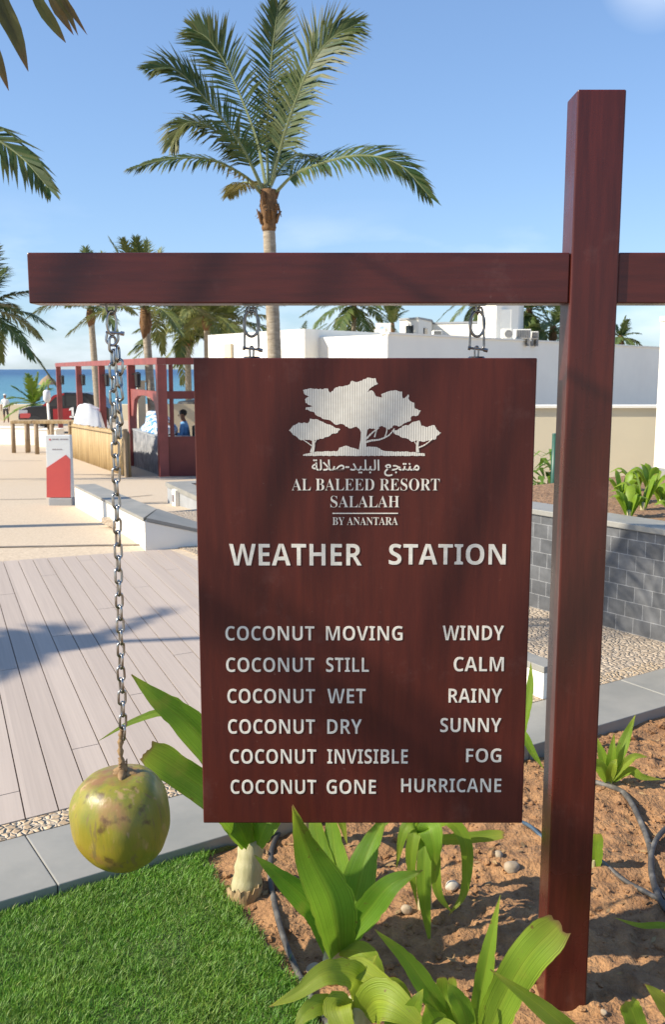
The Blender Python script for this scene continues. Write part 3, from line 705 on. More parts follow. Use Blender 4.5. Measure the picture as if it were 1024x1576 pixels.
# ---- board with its carved lettering
YB = 2.07
bx0, bx1 = at(305, 900, YB).x, at(816.5, 900, YB).x
bzt, bzb = zat(551, YB), zat(1267, YB)
sb = thing('sign_board', ((bx0 + bx1) / 2, YB + .02, bzb), 'dark red brown weather station board with white lettering and tree emblem', 'sign board')
mb = MB(); mb.box(((bx0 + bx1) / 2, YB + .02, (bzt + bzb) / 2), (bx1 - bx0, .04, bzt - bzb)); mb.build('panel', M['board'], sb, bevel=.0025)
def fit_text(body, px0, px1, py0, py1, off=0.0):
    c = bpy.data.curves.new('lettering', 'FONT'); c.body = body; c.size = 1.0; c.offset = off; c.extrude = .5
    o = bpy.data.objects.new('lettering', c); COL.objects.link(o)
    dg = bpy.context.evaluated_depsgraph_get()
    me = bpy.data.meshes.new_from_object(o.evaluated_get(dg)); bpy.data.objects.remove(o)
    co = np.zeros(len(me.vertices) * 3); me.vertices.foreach_get('co', co); co = co.reshape(-1, 3)
    mn, mx_ = co.min(0), co.max(0)
    ym = (py0 + py1) / 2; xm = (px0 + px1) / 2
    X0, X1 = at(px0, ym, YB).x, at(px1, ym, YB).x; Z0, Z1 = zat(py1, YB), zat(py0, YB)
    n = np.empty_like(co)
    n[:, 0] = X0 + (co[:, 0] - mn[0]) / (mx_[0] - mn[0]) * (X1 - X0) - sb.location.x
    n[:, 2] = Z0 + (co[:, 1] - mn[1]) / (mx_[1] - mn[1]) * (Z1 - Z0) - sb.location.z
    n[:, 1] = YB - (co[:, 2] - mn[2]) / (mx_[2] - mn[2]) * .0016 + .0003 - sb.location.y
    me.vertices.foreach_set('co', n.ravel()); me.name = 'lettering'
    me.materials.clear(); me.materials.append(M['letter']); me.update()
    r = bpy.data.objects.new('lettering', me); COL.objects.link(r); r.parent = sb
    return r
def serif(s): return ''.join(chr(0x1D400 + ord(c) - 65) if c.isalpha() else c for c in s)
def sans(s): return ''.join(chr(0x1D5D4 + ord(c) - 65) if c.isalpha() else c for c in s)
arab = ([0xFEE3, 0xFEE8, 0xFE98, 0xFEA0, 0xFECA], [0xFE8D, 0xFEDF, 0xFE92, 0xFEE0, 0xFEF4, 0xFEAA], [0xFEBB, 0xFEFC, 0xFEDF, 0xFE94])
fit_text(''.join(map(chr, (arab[0] + [32] + arab[1] + [45] + arab[2])[::-1])), 480, 646, 707, 733, .012)
fit_text(serif('AL BALEED RESORT'), 449, 677, 736.5, 755, -.011)
fit_text(serif('SALALAH'), 509, 615, 763, 781, -.011)
fit_text(serif('BY ANANTARA'), 512, 613, 796, 808, -.011)
mb = MB(); a, b_ = at(512, 790, YB), at(613, 790, YB); mb.box(((a.x + b_.x) / 2, YB - .0006, a.z), (b_.x - a.x, .002, .0022)); mb.build('engraved_line', M['letter'], sb)
fit_text(sans('WEATHER'), 353, 557, 837, 870, -.006); fit_text(sans('STATION'), 599, 779, 837, 869, -.006)
rows = [('MOVING', 502, 620, 'WINDY', 682, 776, 963.5, 985.5, 347, 484, 963, 985), ('STILL', 502, 568, 'CALM', 699, 776, 1012, 1034, 348, 484, 1011, 1033),
        ('WET', 504, 563, 'RAINY', 691, 773, 1060, 1082, 350, 485, 1060, 1081), ('DRY', 504, 557, 'SUNNY', 678, 772, 1107, 1129, 351, 485, 1105, 1126.5),
        ('INVISIBLE', 504, 628, 'FOG', 718, 772, 1153, 1175, 354, 487, 1152, 1173), ('GONE', 503, 579, 'HURRICANE', 618, 772, 1200, 1221.5, 355, 487, 1198, 1219)]
for (mid, m0, m1, rt, r0, r1, y0, y1, c0_, c1_, ry0, ry1) in rows:
    fit_text(sans('COCONUT'), c0_, c1_, y0, y1, -.012); fit_text(sans(mid), m0, m1, y0, y1, -.012); fit_text(sans(rt), r0, r1, ry0, ry1, -.012)
# emblem: three trees on a strip of ground
def rag(pts, amp, seed, sub=5):
    out = []; n = len(pts); rnd = random.Random(seed)
    for i in range(n):
        a, b2 = Vector(pts[i]), Vector(pts[(i + 1) % n]); d = b2 - a; nn = Vector((-d.y, d.x)).normalized()
        k = max(1, int(d.length / 9))
        for j in range(k):
            t = j / k; out.append(a + d * t + nn * (rnd.uniform(-amp, amp) if j else 0))
    return out
def em(z): return at(420 + z[0] * .293, 560 + z[1] * .293, YB)
emb = MB(); lay = [0]
def emb_poly(pts, amp=0, seed=1):
    q = rag(pts, amp, seed) if amp else [Vector(p) for p in pts]
    lay[0] += 1; dy = -.0004 - lay[0] * .00006
    emb.poly([em(p) + Vector((0, .0003, 0)) for p in q], (0, dy - .0003, 0))
def emb_stroke(pts, w0, w1):
    P = spline([(p[0], p[1], 0) for p in pts], 9); l, r = [], []
    for i, p in enumerate(P):
        d = (P[min(i + 1, 8)] - P[max(i - 1, 0)]).normalized(); n = Vector((-d.y, d.x, 0)); w_ = w0 + (w1 - w0) * i / 8
        l.append((p + n * w_ / 2)[:2]); r.append((p - n * w_ / 2)[:2])
    emb_poly(l + r[::-1])
emb_poly([(160, 138), (200, 128), (240, 134), (290, 130), (303, 152), (330, 124), (400, 110), (418, 88), (440, 96), (470, 88), (496, 72), (540, 75), (553, 105), (520, 122), (498, 150), (520, 138), (548, 172), (575, 176), (570, 160), (610, 144), (645, 138), (680, 146), (686, 182), (714, 160), (716, 188), (745, 205), (748, 235), (778, 245), (764, 270), (730, 276), (722, 302), (690, 312), (664, 330), (640, 322), (612, 345), (575, 326), (540, 345), (510, 338), (480, 350), (440, 330), (400, 338), (365, 316), (330, 320), (300, 296), (265, 290), (225, 268), (215, 252), (172, 240), (175, 228), (214, 226), (172, 204), (170, 186), (190, 172), (166, 160)], 3.2, 3)
emb_poly([(85, 350), (105, 325), (135, 308), (185, 312), (195, 288), (225, 290), (255, 302), (290, 318), (355, 344), (340, 362), (310, 368), (285, 384), (240, 398), (205, 404), (170, 398), (150, 402), (130, 388), (105, 372)], 3, 5)
emb_poly([(625, 350), (660, 345), (690, 325), (720, 318), (740, 304), (772, 297), (782, 325), (815, 332), (850, 322), (862, 345), (885, 362), (862, 378), (858, 395), (820, 402), (790, 410), (760, 402), (730, 410), (705, 392), (670, 382), (645, 370)], 3, 8)
emb_poly([(160, 476), (215, 462), (340, 458), (350, 440), (385, 430), (415, 440), (455, 452), (500, 434), (545, 436), (580, 455), (640, 462), (700, 460), (798, 470), (800, 483), (160, 483)], 1.6, 11)
emb_poly([(452, 452), (462, 400), (464, 360), (452, 330), (470, 325), (500, 330), (496, 360), (490, 400), (492, 445), (506, 456)])
emb_stroke([(486, 412), (520, 402), (560, 398), (610, 376), (640, 340)], 12, 5)
emb_stroke([(490, 395), (525, 360), (560, 335)], 10, 5)
emb_stroke([(535, 385), (545, 350), (548, 330)], 7, 4)
emb_stroke([(590, 384), (600, 350), (596, 330)], 7, 4)
emb_stroke([(470, 350), (440, 325), (410, 310)], 9, 4)
emb_stroke([(205, 465), (214, 430), (212, 396)], 20, 12)
emb_stroke([(208, 432), (180, 412), (150, 392)], 6, 4); emb_stroke([(214, 425), (225, 405), (235, 392)], 6, 4)
emb_stroke([(762, 465), (760, 435), (764, 404)], 18, 10)
emb_stroke([(766, 440), (800, 425), (840, 395)], 7, 4); emb_stroke([(760, 430), (748, 412), (744, 404)], 5, 3)
emb.build('emblem', M['emblem'], sb)

# ================================================================ HANGING HARDWARE
def ringpath(cx, cy, cz, wx, hz, rot=0.0, n=24, square=1.0):
    out = []
    for k in range(n):
        a = 2 * math.pi * k / n
        x, z = wx * math.copysign(abs(math.cos(a)) ** square, math.cos(a)), hz * math.copysign(abs(math.sin(a)) ** square, math.sin(a))
        out.append((cx + x * math.cos(rot), cy + x * math.sin(rot), cz + z))
    return out
def hanger(px, label, seed):
    Y = 2.09; X_ = at(px, 510, Y).x
    zr0, zr1 = zat(480, Y), zat(517, Y); zb = bzt
    t = thing('shackle_hanger', (X_, Y, zb), label, 'shackle', 'steel shackles holding the board')
    mb = MB(); mb.box((X_, Y, bz0 - .0015), (.034, .026, .003)); mb.tube([(X_ - .004, Y - .006, bz0 - .002), (X_ - .004, Y - .006, zr0 + .001), (X_, Y, zr0 - .0055), (X_ + .004, Y + .006, zr0 + .001), (X_ + .004, Y + .006, bz0 - .002)], .0022, seg=8); mb.build('eye_plate', M['steel_dark'], t, smooth=False)
    mb = MB(); mb.tube(ringpath(X_, Y, (zr0 + zr1) / 2, .0165, (zr1 - zr0) / 2 - .0015, rot=.12 * seed), .0031, seg=10, closed=True); mb.build('ring', M['steel_dark'], t, smooth=True)
    zs = zr0 + .004; zp = zat(537, Y)
    mb = MB(); mb.tube(spline([(X_ - .0125, Y, zp), (X_ - .0155, Y, zp + .012), (X_ - .011, Y, zs - .002), (X_, Y, zs + .0035), (X_ + .011, Y, zs - .002), (X_ + .0155, Y, zp + .012), (X_ + .0125, Y, zp)], 22), .0026, seg=10); mb.build('shackle_bow', M['steel_dark'], t, smooth=True)
    mb = MB(); mb.tube([(X_ - .017, Y, zp + .002), (X_ + .017, Y, zp - .002)], .0026, seg=10); mb.tube([(X_ + .015, Y, zp - .0018), (X_ + .024, Y, zp - .0035)], .0042, seg=8); mb.tube([(X_ - .019, Y, zp + .0022), (X_ - .014, Y, zp + .0016)], .0046, seg=8); mb.build('shackle_pin', M['steel_dark'], t)
    mb = MB(); mb.tube(spline([(X_ - .0035, Y, zb + .001), (X_ - .004, Y, zp), (X_, Y, zp + .0055), (X_ + .004, Y, zp), (X_ + .0035, Y, zb + .001)], 14), .0022, seg=8); mb.tube([(X_, Y, zb + .0002), (X_, Y, zb + .0035)], [.019, .016], seg=20); mb.build('eye_bolt', M['steel_dark'], t)
hanger(387, 'steel ring and shackle holding the left top of the board', .6)
hanger(735, 'steel ring and shackle holding the right top of the board', 1.4)

# ---- chain
YC = 2.1; xc = at(171, 480, YC).x
ch = thing('chain', (xc, YC, bz0), 'long steel chain hanging from the left end of the beam', 'chain')
def link_mesh(L_, W_, r):
    mb = MB(); a = W_ / 2 - r; h = L_ / 2 - W_ / 2; pts = []
    for k in range(9): t = math.pi * k / 8; pts.append((a * math.cos(t), 0, h + a * math.sin(t)))
    for k in range(9): t = math.pi + math.pi * k / 8; pts.append((a * math.cos(t), 0, -h + a * math.sin(t)))
    mb.tube(pts, r, seg=8, closed=True); o = mb.build('link', M['steel'], ch, smooth=True)
    return o
# link mesh is local: build it around the chain's own origin
_l = MB()
def place_links(proto, x, y, z_from, n, pitch, rot0, sway=0.0, tilt=0.0, lean=0.0):
    for k in range(n):
        o = proto.copy(); COL.objects.link(o); o.parent = ch
        o.location = (x - xc + sway * math.sin(k * .9) + lean * k, y - YC + sway * math.cos(k * 1.3), z_from - k * pitch - bz0)
        o.rotation_euler = (tilt * random.uniform(-1, 1), tilt * random.uniform(-1, 1), rot0 + (k % 2) * R(88) + random.uniform(-.16, .16))
ch.location = (0, 0, 0); proto = link_mesh(.0405, .0225, .0031); ch.location = (xc, YC, bz0)
zl0, zl1 = zat(530, YC), zat(1128, YC)
pitch = .0405 - 4 * .0031 + .0004
nl = int((zl0 - zl1) / pitch) + 1
place_links(proto, xc, YC, zl0, nl, (zl0 - zl1) / (nl - 1), R(38), sway=.0006, tilt=.06, lean=-.00022)
# the spare end doubled back and hooked into the chain again
place_links(proto, xc + .012, YC - .006, zat(545, YC), 7, pitch * .98, R(70), sway=.003, tilt=.16)
bpy.data.objects.remove(proto)
zr = zat(497, YC)
mb = MB(); mb.box((xc, YC, bz0 - .0015), (.044, .028, .003)); mb.tube(spline([(xc - .011, YC, bz0 - .002), (xc - .009, YC, bz0 - .014), (xc, YC, bz0 - .021), (xc + .009, YC, bz0 - .014), (xc + .011, YC, bz0 - .002)], 15), .0028, seg=8); mb.build('eye_plate', M['steel_dark'], ch)
mb = MB(); mb.tube(ringpath(xc, YC, zr, .0105, .0255, rot=.5), .0029, seg=10, closed=True); mb.build('ring', M['steel'], ch, smooth=True)
zs = zat(516, YC)
mb = MB(); mb.tube(spline([(xc + .013, YC, zs + .004), (xc + .012, YC, zs - .012), (xc, YC, zs - .022), (xc - .013, YC, zs - .012), (xc - .010, YC, zs + .007)], 20), .0029, seg=10); mb.tube([(xc - .013, YC - .001, zs + .0065), (xc + .026, YC - .002, zs + .0035)], .0028, seg=8); mb.tube([(xc + .019, YC - .002, zs + .0042), (xc + .027, YC - .002, zs + .0030)], .0048, seg=8); mb.build('shackle', M['steel'], ch)

# ---- coconut
cc = at(187.5, 1258, YC); RC = .1155
def coco_mat():
    m = mat('green coconut husk', (.275, .235, .028), (.180, .195, .026), scale=7, rough=.30, bump=.15, bscale=30, stretch=(5, 5, .9), spec=.5, bdist=.003)
    N, L = m.node_tree.nodes, m.node_tree.links; b = N['Principled BSDF']
    base = b.inputs['Base Color'].links[0].from_socket
    t = N.new('ShaderNodeTexCoord')
    sp = N.new('ShaderNodeSeparateXYZ'); L.new(t.outputs['Object'], sp.inputs[0])
    # yellow ochre mixed in towards the lower left of the fruit
    rp = N.new('ShaderNodeMapRange'); rp.inputs[1].default_value = .05; rp.inputs[2].default_value = -.12; rp.inputs[4].default_value = .8; L.new(sp.outputs[0], rp.inputs[0])
    rz = N.new('ShaderNodeMapRange'); rz.inputs[1].default_value = .06; rz.inputs[2].default_value = -.05; L.new(sp.outputs[2], rz.inputs[0])
    ml = N.new('ShaderNodeMath'); ml.operation = 'MULTIPLY'; L.new(rp.outputs[0], ml.inputs[0]); L.new(rz.outputs[0], ml.inputs[1])
    x1 = N.new('ShaderNodeMixRGB'); x1.inputs[2].default_value = (.44, .27, .018, 1); L.new(base, x1.inputs[1]); L.new(ml.outputs[0], x1.inputs[0])
    prev = x1.outputs[0]
    for sc, lo, hi, col, st in ((11, .56, .68, (.30, .155, .065), (1, 1, 1)), (24, .60, .70, (.10, .055, .025), (1, 1, 1)), (9, .62, .70, (.42, .27, .13), (2.2, 2.2, 1)), (60, .62, .70, (.36, .25, .11), (1, 1, .25)), (5, .60, .66, (.33, .20, .09), (1, 1, 1.6)), (90, .60, .66, (.20, .15, .05), (1, 1, .12))):
        mp = N.new('ShaderNodeMapping'); mp.inputs['Scale'].default_value = st; mp.inputs['Location'].default_value = (sc * .13, sc * .37, 0); L.new(t.outputs['Object'], mp.inputs[0])
        n = N.new('ShaderNodeTexNoise'); n.inputs['Scale'].default_value = sc; n.inputs['Detail'].default_value = 7; L.new(mp.outputs[0], n.inputs['Vector'])
        r = N.new('ShaderNodeMapRange'); r.inputs[1].default_value = lo; r.inputs[2].default_value = hi; r.inputs[4].default_value = .85; L.new(n.outputs['Fac'], r.inputs[0])
        x = N.new('ShaderNodeMixRGB'); x.inputs[2].default_value = (*col, 1); L.new(r.outputs[0], x.inputs[0]); L.new(prev, x.inputs[1]); prev = x.outputs[0]
    L.new(prev, b.inputs['Base Color'])
    n = N.new('ShaderNodeTexNoise'); n.inputs['Scale'].default_value = 14; n.inputs['Detail'].default_value = 6; L.new(t.outputs['Object'], n.inputs['Vector'])
    r = N.new('ShaderNodeMapRange'); r.inputs[1].default_value = .4; r.inputs[2].default_value = .7; r.inputs[3].default_value = .30; r.inputs[4].default_value = .7; L.new(n.outputs['Fac'], r.inputs[0]); L.new(r.outputs[0], b.inputs['Roughness'])
    # brown fibrous scar round the stalk
    n = N.new('ShaderNodeTexNoise'); n.inputs['Scale'].default_value = 26; n.inputs['Detail'].default_value = 7; L.new(t.outputs['Object'], n.inputs['Vector'])
    a = N.new('ShaderNodeMath'); a.operation = 'MULTIPLY_ADD'; a.inputs[1].default_value = .05; L.new(n.outputs['Fac'], a.inputs[0]); L.new(sp.outputs[2], a.inputs[2])
    r = N.new('ShaderNodeMapRange'); r.inputs[1].default_value = .128; r.inputs[2].default_value = .139; r.inputs[4].default_value = .9; L.new(a.outputs[0], r.inputs[0])
    x = N.new('ShaderNodeMixRGB'); x.inputs[2].default_value = (.24, .12, .05, 1); L.new(r.outputs[0], x.inputs[0]); L.new(prev, x.inputs[1]); L.new(x.outputs[0], b.inputs['Base Color'])
    return m
M['coconut'] = coco_mat()
co = thing('coconut', (cc.x, cc.y, cc.z), 'large green and yellow coconut hanging from the chain', 'coconut')
bm = bmesh.new(); bmesh.ops.create_uvsphere(bm, u_segments=72, v_segments=48, radius=1.0)
for v in bm.verts:
    x, y, z = v.co; th = math.atan2(y, x); rr_ = math.hypot(x, y)
    rid = 1 + (.095 * abs(math.cos(1.5 * (th + 1.25))) ** 4 - .03) * rr_ - .012 * math.cos(6 * th + 1)
    e = rr_ ** .86
    zz = math.copysign(abs(z) ** .90, z)
    if z > .86: zz -= (z - .86) * .45          # dimple under the calyx
    if z < -.85: zz += (-.85 - z) * .35
    n1 = 1 + .028 * noise.noise(v.co * 1.9 + Vector((5, 0, 2))) + .006 * noise.noise(v.co * 6)
    sx_ = 1 + .03 * (z > 0) * z
    v.co = Vector((math.cos(th) * e * rid * RC * n1 * sx_, math.sin(th) * e * rid * RC * n1 * sx_, zz * RC * 1.04 * n1))
me = bpy.data.meshes.new('husk'); bm.to_mesh(me); bm.free(); me.polygons.foreach_set('use_smooth', [True] * len(me.polygons)); me.materials.append(M['coconut'])
o = bpy.data.objects.new('husk', me); COL.objects.link(o); o.parent = co; o.rotation_euler = (R(3), R(-5), R(8))
top = cc.z + RC * .93
mb = MB()
for k in range(7):      # dried calyx flaps
    a = k * 2.4; r0 = random.uniform(.018, .036)
    pts = [(cc.x + .005 + math.cos(a) * r0 * t * 1.2, cc.y + math.sin(a) * r0 * t, top + .006 - .010 * t * t + .004 * math.sin(k)) for t in (0, .5, 1, 1.3)]
    mb.tube(pts, [.008, .010, .007, .002], seg=6)
mb.build('calyx', M['cocostem'], co, smooth=True)
zc = zl1 - .012
mb = MB(); pts = spline([(cc.x + .005, cc.y, top - .004), (cc.x + .006, cc.y - .002, top + .02), (cc.x + .002, cc.y, (top + zc) / 2 + .01), (cc.x + .004, cc.y, zc), (xc - .007, cc.y, zc + .022)], 22)
mb.tube(pts, [.0062 + .0022 * math.sin(i * 1.9) + (.004 if i < 7 else 0) for i in range(22)], seg=8)
for k in range(14):
    z = top + .004 + k * .0022; a = k * 2.1
    mb.tube([(cc.x + .005 + .009 * math.cos(a), cc.y + .009 * math.sin(a), z), (cc.x + .005 + .012 * math.cos(a + .5), cc.y + .012 * math.sin(a + .5), z + .006)], [.003, .0012], seg=5)
mb.build('stem', M['cocostem'], co, smooth=True)

# ================================================================ LILIES
def leaf(parent, pts, wpx, fold=.35, tip=.25, tint0=.10, tipt=.5, twist=0.0, trunc=False, wave=.0, nrm=None, base=.55, wmax=.45):
    """strap leaf; pts = (px, py, Y) control points from base to tip, wpx its widest width in photo pixels"""
    P = spline([at(*p) for p in pts], 26); n = len(P)
    W = wpx / FPX * pts[len(pts) // 2][2] * 1.0
    mb = MB(); cols = (-1, -.8, -.5, -.2, 0, .2, .5, .8, 1); V_, T_, A_ = [], [], []; ph = random.uniform(0, 6); nick = [random.choice((0, 0, 0, 0, 0, -.05, -.10, .02)) for _ in range(n)]
    for i, p in enumerate(P):
        t = i / (n - 1)
        d = (P[min(i + 1, n - 1)] - P[max(i - 1, 0)]).normalized()
        view = (Vector((0, 0, CAMZ)) - p).normalized()
        if nrm is not None: view = Vector(nrm)
        ang = twist * (t - .4)
        s = d.cross(view).normalized(); nn = s.cross(d).normalized()
        s2 = s * math.cos(ang) + nn * math.sin(ang); n2 = nn * math.cos(ang) - s * math.sin(ang)
        prof = base + (1 - base) * math.sin(min(1, t / wmax) * math.pi / 2) if t < wmax else (1.0 if trunc else max(0.0, 1 - ((t - wmax) / (1 - wmax)) ** 1.45))
        if trunc and t > .9: prof = 1 - .3 * (t - .9) / .1
        wv = W * .5 * max(prof, .02)
        for c in cols:
            f = fold * (.25 + .75 * (1 - t)) 
            h = abs(c) ** 1.15 * f * wv + .05 * wv * math.sin(t * 9 + ph) * c; A_.append(c * 3.2)
            wob = (wave + .035) * W * math.sin(t * 13 + c * 1.1 + ph) * c * c * (1 if c > 0 else .8)
            jit = (random.uniform(-.18, .12) * W * .6 if trunc and i == n - 1 else 0)
            ed = (1 + nick[i] * (1 if c > 0 else .6)) if abs(c) > .9 else 1
            V_.append(p + s2 * c * wv * ed + n2 * (h + wob) + d * jit)
            T_.append(min(1, max(0, tint0 + (.16 if abs(c) > .9 else 0) + (tipt * max(0, (t - (1 - tip)) / tip) ** 1.4 if tip else 0) + (.10 if c == 0 else 0) + random.uniform(-.02, .02))))
    k = len(cols)
    mb.add(V_, [(i * k + j, i * k + j + 1, (i + 1) * k + j + 1, (i + 1) * k + j) for i in range(n - 1) for j in range(k - 1)], tint=T_)
    o = mb.build('leaf', M['lily'], parent, smooth=True, normals=False)
    at_ = o.data.attributes.new('across', 'FLOAT', 'POINT'); at_.data.foreach_set('value', A_)
    dry = random.uniform(.955, .995)
    at_ = o.data.attributes.new('tipdry', 'FLOAT', 'POINT'); at_.data.foreach_set('value', [min(1, max(0, ((i // k) / (n - 1) - dry + .02 * (abs(A_[i]) > 2.8)) / .03)) for i in range(len(A_))])
    return o
def stalk(parent, p0, p1, r0, r1, name='stalk', m=None):
    mb = MB(); P = spline([p0, (Vector(p0) + Vector(p1)) / 2, p1], 12)
    mb.tube(P, [r0 + (r1 - r0) * i / 11 + (.06 * r0 * math.sin(i * 2.3)) for i in range(12)], seg=18); return mb.build(name, m or M['lily_stalk'], parent, smooth=True)
LG = 'lilies in the planting bed'
# thick stalked lily beside the lawn
b1 = ground(376, 1376, level=0.0); Yb = b1.y
p1 = thing('lily', (b1.x, b1.y, 0), 'lily on a thick pale stalk at the lawn corner, its leaves reaching past the board', 'lily', LG)
top1 = at(388, 1288, Yb + .03)
stalk(p1, (b1.x, b1.y, -.03), top1, .047, .034)
mb = MB(); V_ = []; ns = 22      # torn papery sheath round the foot
for k in range(ns):
    a = -2.7 + k * .17
    for z, r in ((-.03, .052), (.012, .0515), (.030 + .020 * noise.noise(Vector((k * .45, 3, 1))) + .010 * (k % 2), .0505 + .004 * (k % 3 == 0))):
        V_.append((b1.x + r * math.cos(a), b1.y + r * math.sin(a), z))
mb.add(V_, [(k * 3 + j, k * 3 + j + 1, k * 3 + j + 4, k * 3 + j + 3) for k in range(ns - 1) for j in range(2)])
so_ = mb.build('sheath', M['husk'], p1, smooth=False).modifiers.new('thick', 'SOLIDIFY'); so_.thickness = .0025
leaf(p1, [(390, 1292, Yb + .02), (360, 1200, Yb + .0), (292, 1117, Yb - .04), (240, 1075, Yb - .06), (202, 1038, Yb - .08)], 52, twist=-.8, tint0=.12, fold=.5)
leaf(p1, [(385, 1290, Yb + .04), (330, 1130, Yb + .05), (265, 1096, Yb + .03), (205, 1110, Yb + .0), (150, 1141, Yb - .02)], 15, tint0=.25, fold=.2)
leaf(p1, [(385, 1296, Yb + .0), (340, 1236, Yb - .05), (280, 1190, Yb - .08), (226, 1155, Yb - .10)], 52, trunc=True, twist=.5, tint0=.16, fold=.5, wave=.05)
leaf(p1, [(380, 1300, Yb - .01), (366, 1270, Yb - .03), (350, 1245, Yb - .02), (338, 1200, Yb)], 44, tint0=.2, twist=.6)
leaf(p1, [(396, 1300, Yb), (408, 1270, Yb + .0), (425, 1235, Yb + .03), (440, 1180, Yb + .08)], 42, tint0=.1, twist=-.5)
leaf(p1, [(392, 1294, Yb + .05), (420, 1200, Yb + .12), (445, 1120, Yb + .2)], 50)
# central lily in front of the board's lower edge
b2 = ground(514, 1496, level=0.0); Yc = b2.y
p2 = thing('lily', (b2.x, b2.y, 0), 'upright broad leaved green lily below the middle of the board', 'lily', LG)
stalk(p2, (b2.x, b2.y, -.02), at(512, 1452, Yc), .027, .024)
leaf(p2, [(505, 1460, Yc), (487, 1405, Yc - .04), (440, 1357, Yc - .08), (391, 1316, Yc - .1)], 44, twist=.7, tint0=.04)
leaf(p2, [(512, 1462, Yc + .03), (505, 1380, Yc + .08), (490, 1300, Yc + .14), (478, 1220, Yc + .2)], 44, tint0=.12)
leaf(p2, [(520, 1450, Yc + .03), (522, 1370, Yc + .08), (514, 1300, Yc + .14), (505, 1220, Yc + .2)], 44, tint0=.08, twist=.5)
leaf(p2, [(522, 1460, Yc + .01), (546, 1385, Yc + .03), (566, 1312, Yc + .07), (597, 1250, Yc + .13)], 54, tint0=.02, twist=.7, fold=.6)
leaf(p2, [(521, 1462, Yc - .01), (562, 1408, Yc - .03), (602, 1361, Yc - .05), (652, 1339, Yc - .03)], 46, tint0=.02, twist=-.6)
leaf(p2, [(523, 1465, Yc - .02), (512, 1390, Yc - .08), (478, 1318, Yc - .14), (450, 1240, Yc - .20)], 78, tint0=.10, twist=.5, fold=.45, wmax=.38)
leaf(p2, [(524, 1462, Yc - .02), (556, 1464, Yc - .05), (578, 1485, Yc - .07), (594, 1512, Yc - .08)], 34, tint0=.35)
# yellowing lily at the lower edge
b3 = ground(552, 1606, level=0.0); Yd = b3.y
p3 = thing('lily', (b3.x, b3.y, 0), 'yellow green lily with sprawling brown edged leaves at the bottom edge', 'lily', LG)
stalk(p3, (b3.x, b3.y, -.02), at(552, 1540, Yd), .03, .026)
leaf(p3, [(560, 1545, Yd), (548, 1503, Yd), (503, 1497, Yd - .04), (458, 1528, Yd - .06), (414, 1550, Yd - .08)], 46, tint0=.58, tip=.2, twist=.5, wmax=.3)
leaf(p3, [(556, 1550, Yd), (546, 1490, Yd + .02), (590, 1512, Yd - .02), (641, 1549, Yd - .05)], 36, tint0=.56, twist=-.5)
leaf(p3, [(560, 1560, Yd - .02), (580, 1540, Yd - .06), (612, 1550, Yd - .10), (668, 1600, Yd - .14)], 74, tint0=.48, twist=.4)
leaf(p3, [(540, 1560, Yd - .02), (520, 1548, Yd - .06), (530, 1580, Yd - .1), (560, 1640, Yd - .14)], 50, tint0=.62)
leaf(p3, [(552, 1555, Yd), (556, 1500, Yd + .06), (580, 1470, Yd + .08)], 30, tint0=.3)
leaf(p3, [(562, 1560, Yd), (600, 1520, Yd + .05), (622, 1532, Yd + .06), (640, 1560, Yd + .06)], 30, tint0=.4)
leaf(p3, [(545, 1560, Yd - .02), (500, 1545, Yd - .05), (470, 1560, Yd - .08), (452, 1590, Yd - .1)], 34, tint0=.5, twist=.4)
# lily in the bottom right, in front of the post foot
b4 = ground(720, 1640, level=0.0); Ye = b4.y
p4 = thing('lily', (b4.x, b4.y, 0), 'lily with a broad torn leaf tip in front of the foot of the post', 'lily', LG)
stalk(p4, (b4.x, b4.y, -.02), at(720, 1590, Ye), .03, .026)
leaf(p4, [(705, 1610, Ye), (672, 1545, Ye - .02), (628, 1478, Ye - .03), (577, 1430, Ye - .04)], 36, tint0=.16, twist=.6, fold=.5)
leaf(p4, [(722, 1610, Ye), (742, 1520, Ye + .0), (756, 1450, Ye + .0), (771, 1377, Ye + .0)], 30, tint0=.2, twist=1.0, fold=.7)
leaf(p4, [(742, 1620, Ye), (772, 1545, Ye - .02), (812, 1475, Ye - .05), (862, 1422, Ye - .07)], 62, tint0=.24, trunc=True, wave=.06, fold=.35)
leaf(p4, [(720, 1600, Ye), (700, 1560, Ye), (684, 1530, Ye + .02), (680, 1503, Ye + .02)], 20, tint0=.2, trunc=True)
leaf(p4, [(716, 1605, Ye), (706, 1560, Ye + .02), (698, 1530, Ye + .03), (696, 1504, Ye + .04)], 16, tint0=.3, trunc=True)
leaf(p4, [(728, 1612, Ye - .03), (716, 1560, Ye - .04), (700, 1530, Ye - .05), (690, 1512, Ye - .05)], 34, tint0=.12)
leaf(p4, [(700, 1620, Ye - .02), (670, 1575, Ye - .06), (655, 1545, Ye - .08)], 50, tint0=.14)
b4b = ground(930, 1650, level=0.0)
p4b = thing('lily', (b4b.x, b4b.y, 0), 'lily below the frame sending one narrow pointed leaf up to the left', 'lily', LG)
stalk(p4b, (b4b.x, b4b.y, -.02), at(930, 1625, b4b.y), .02, .018)
leaf(p4b, [(930, 1635, b4b.y), (880, 1590, b4b.y - .05), (820, 1540, b4b.y - .06), (755, 1492, b4b.y - .06)], 34, tint0=.42, fold=.5, twist=.5)
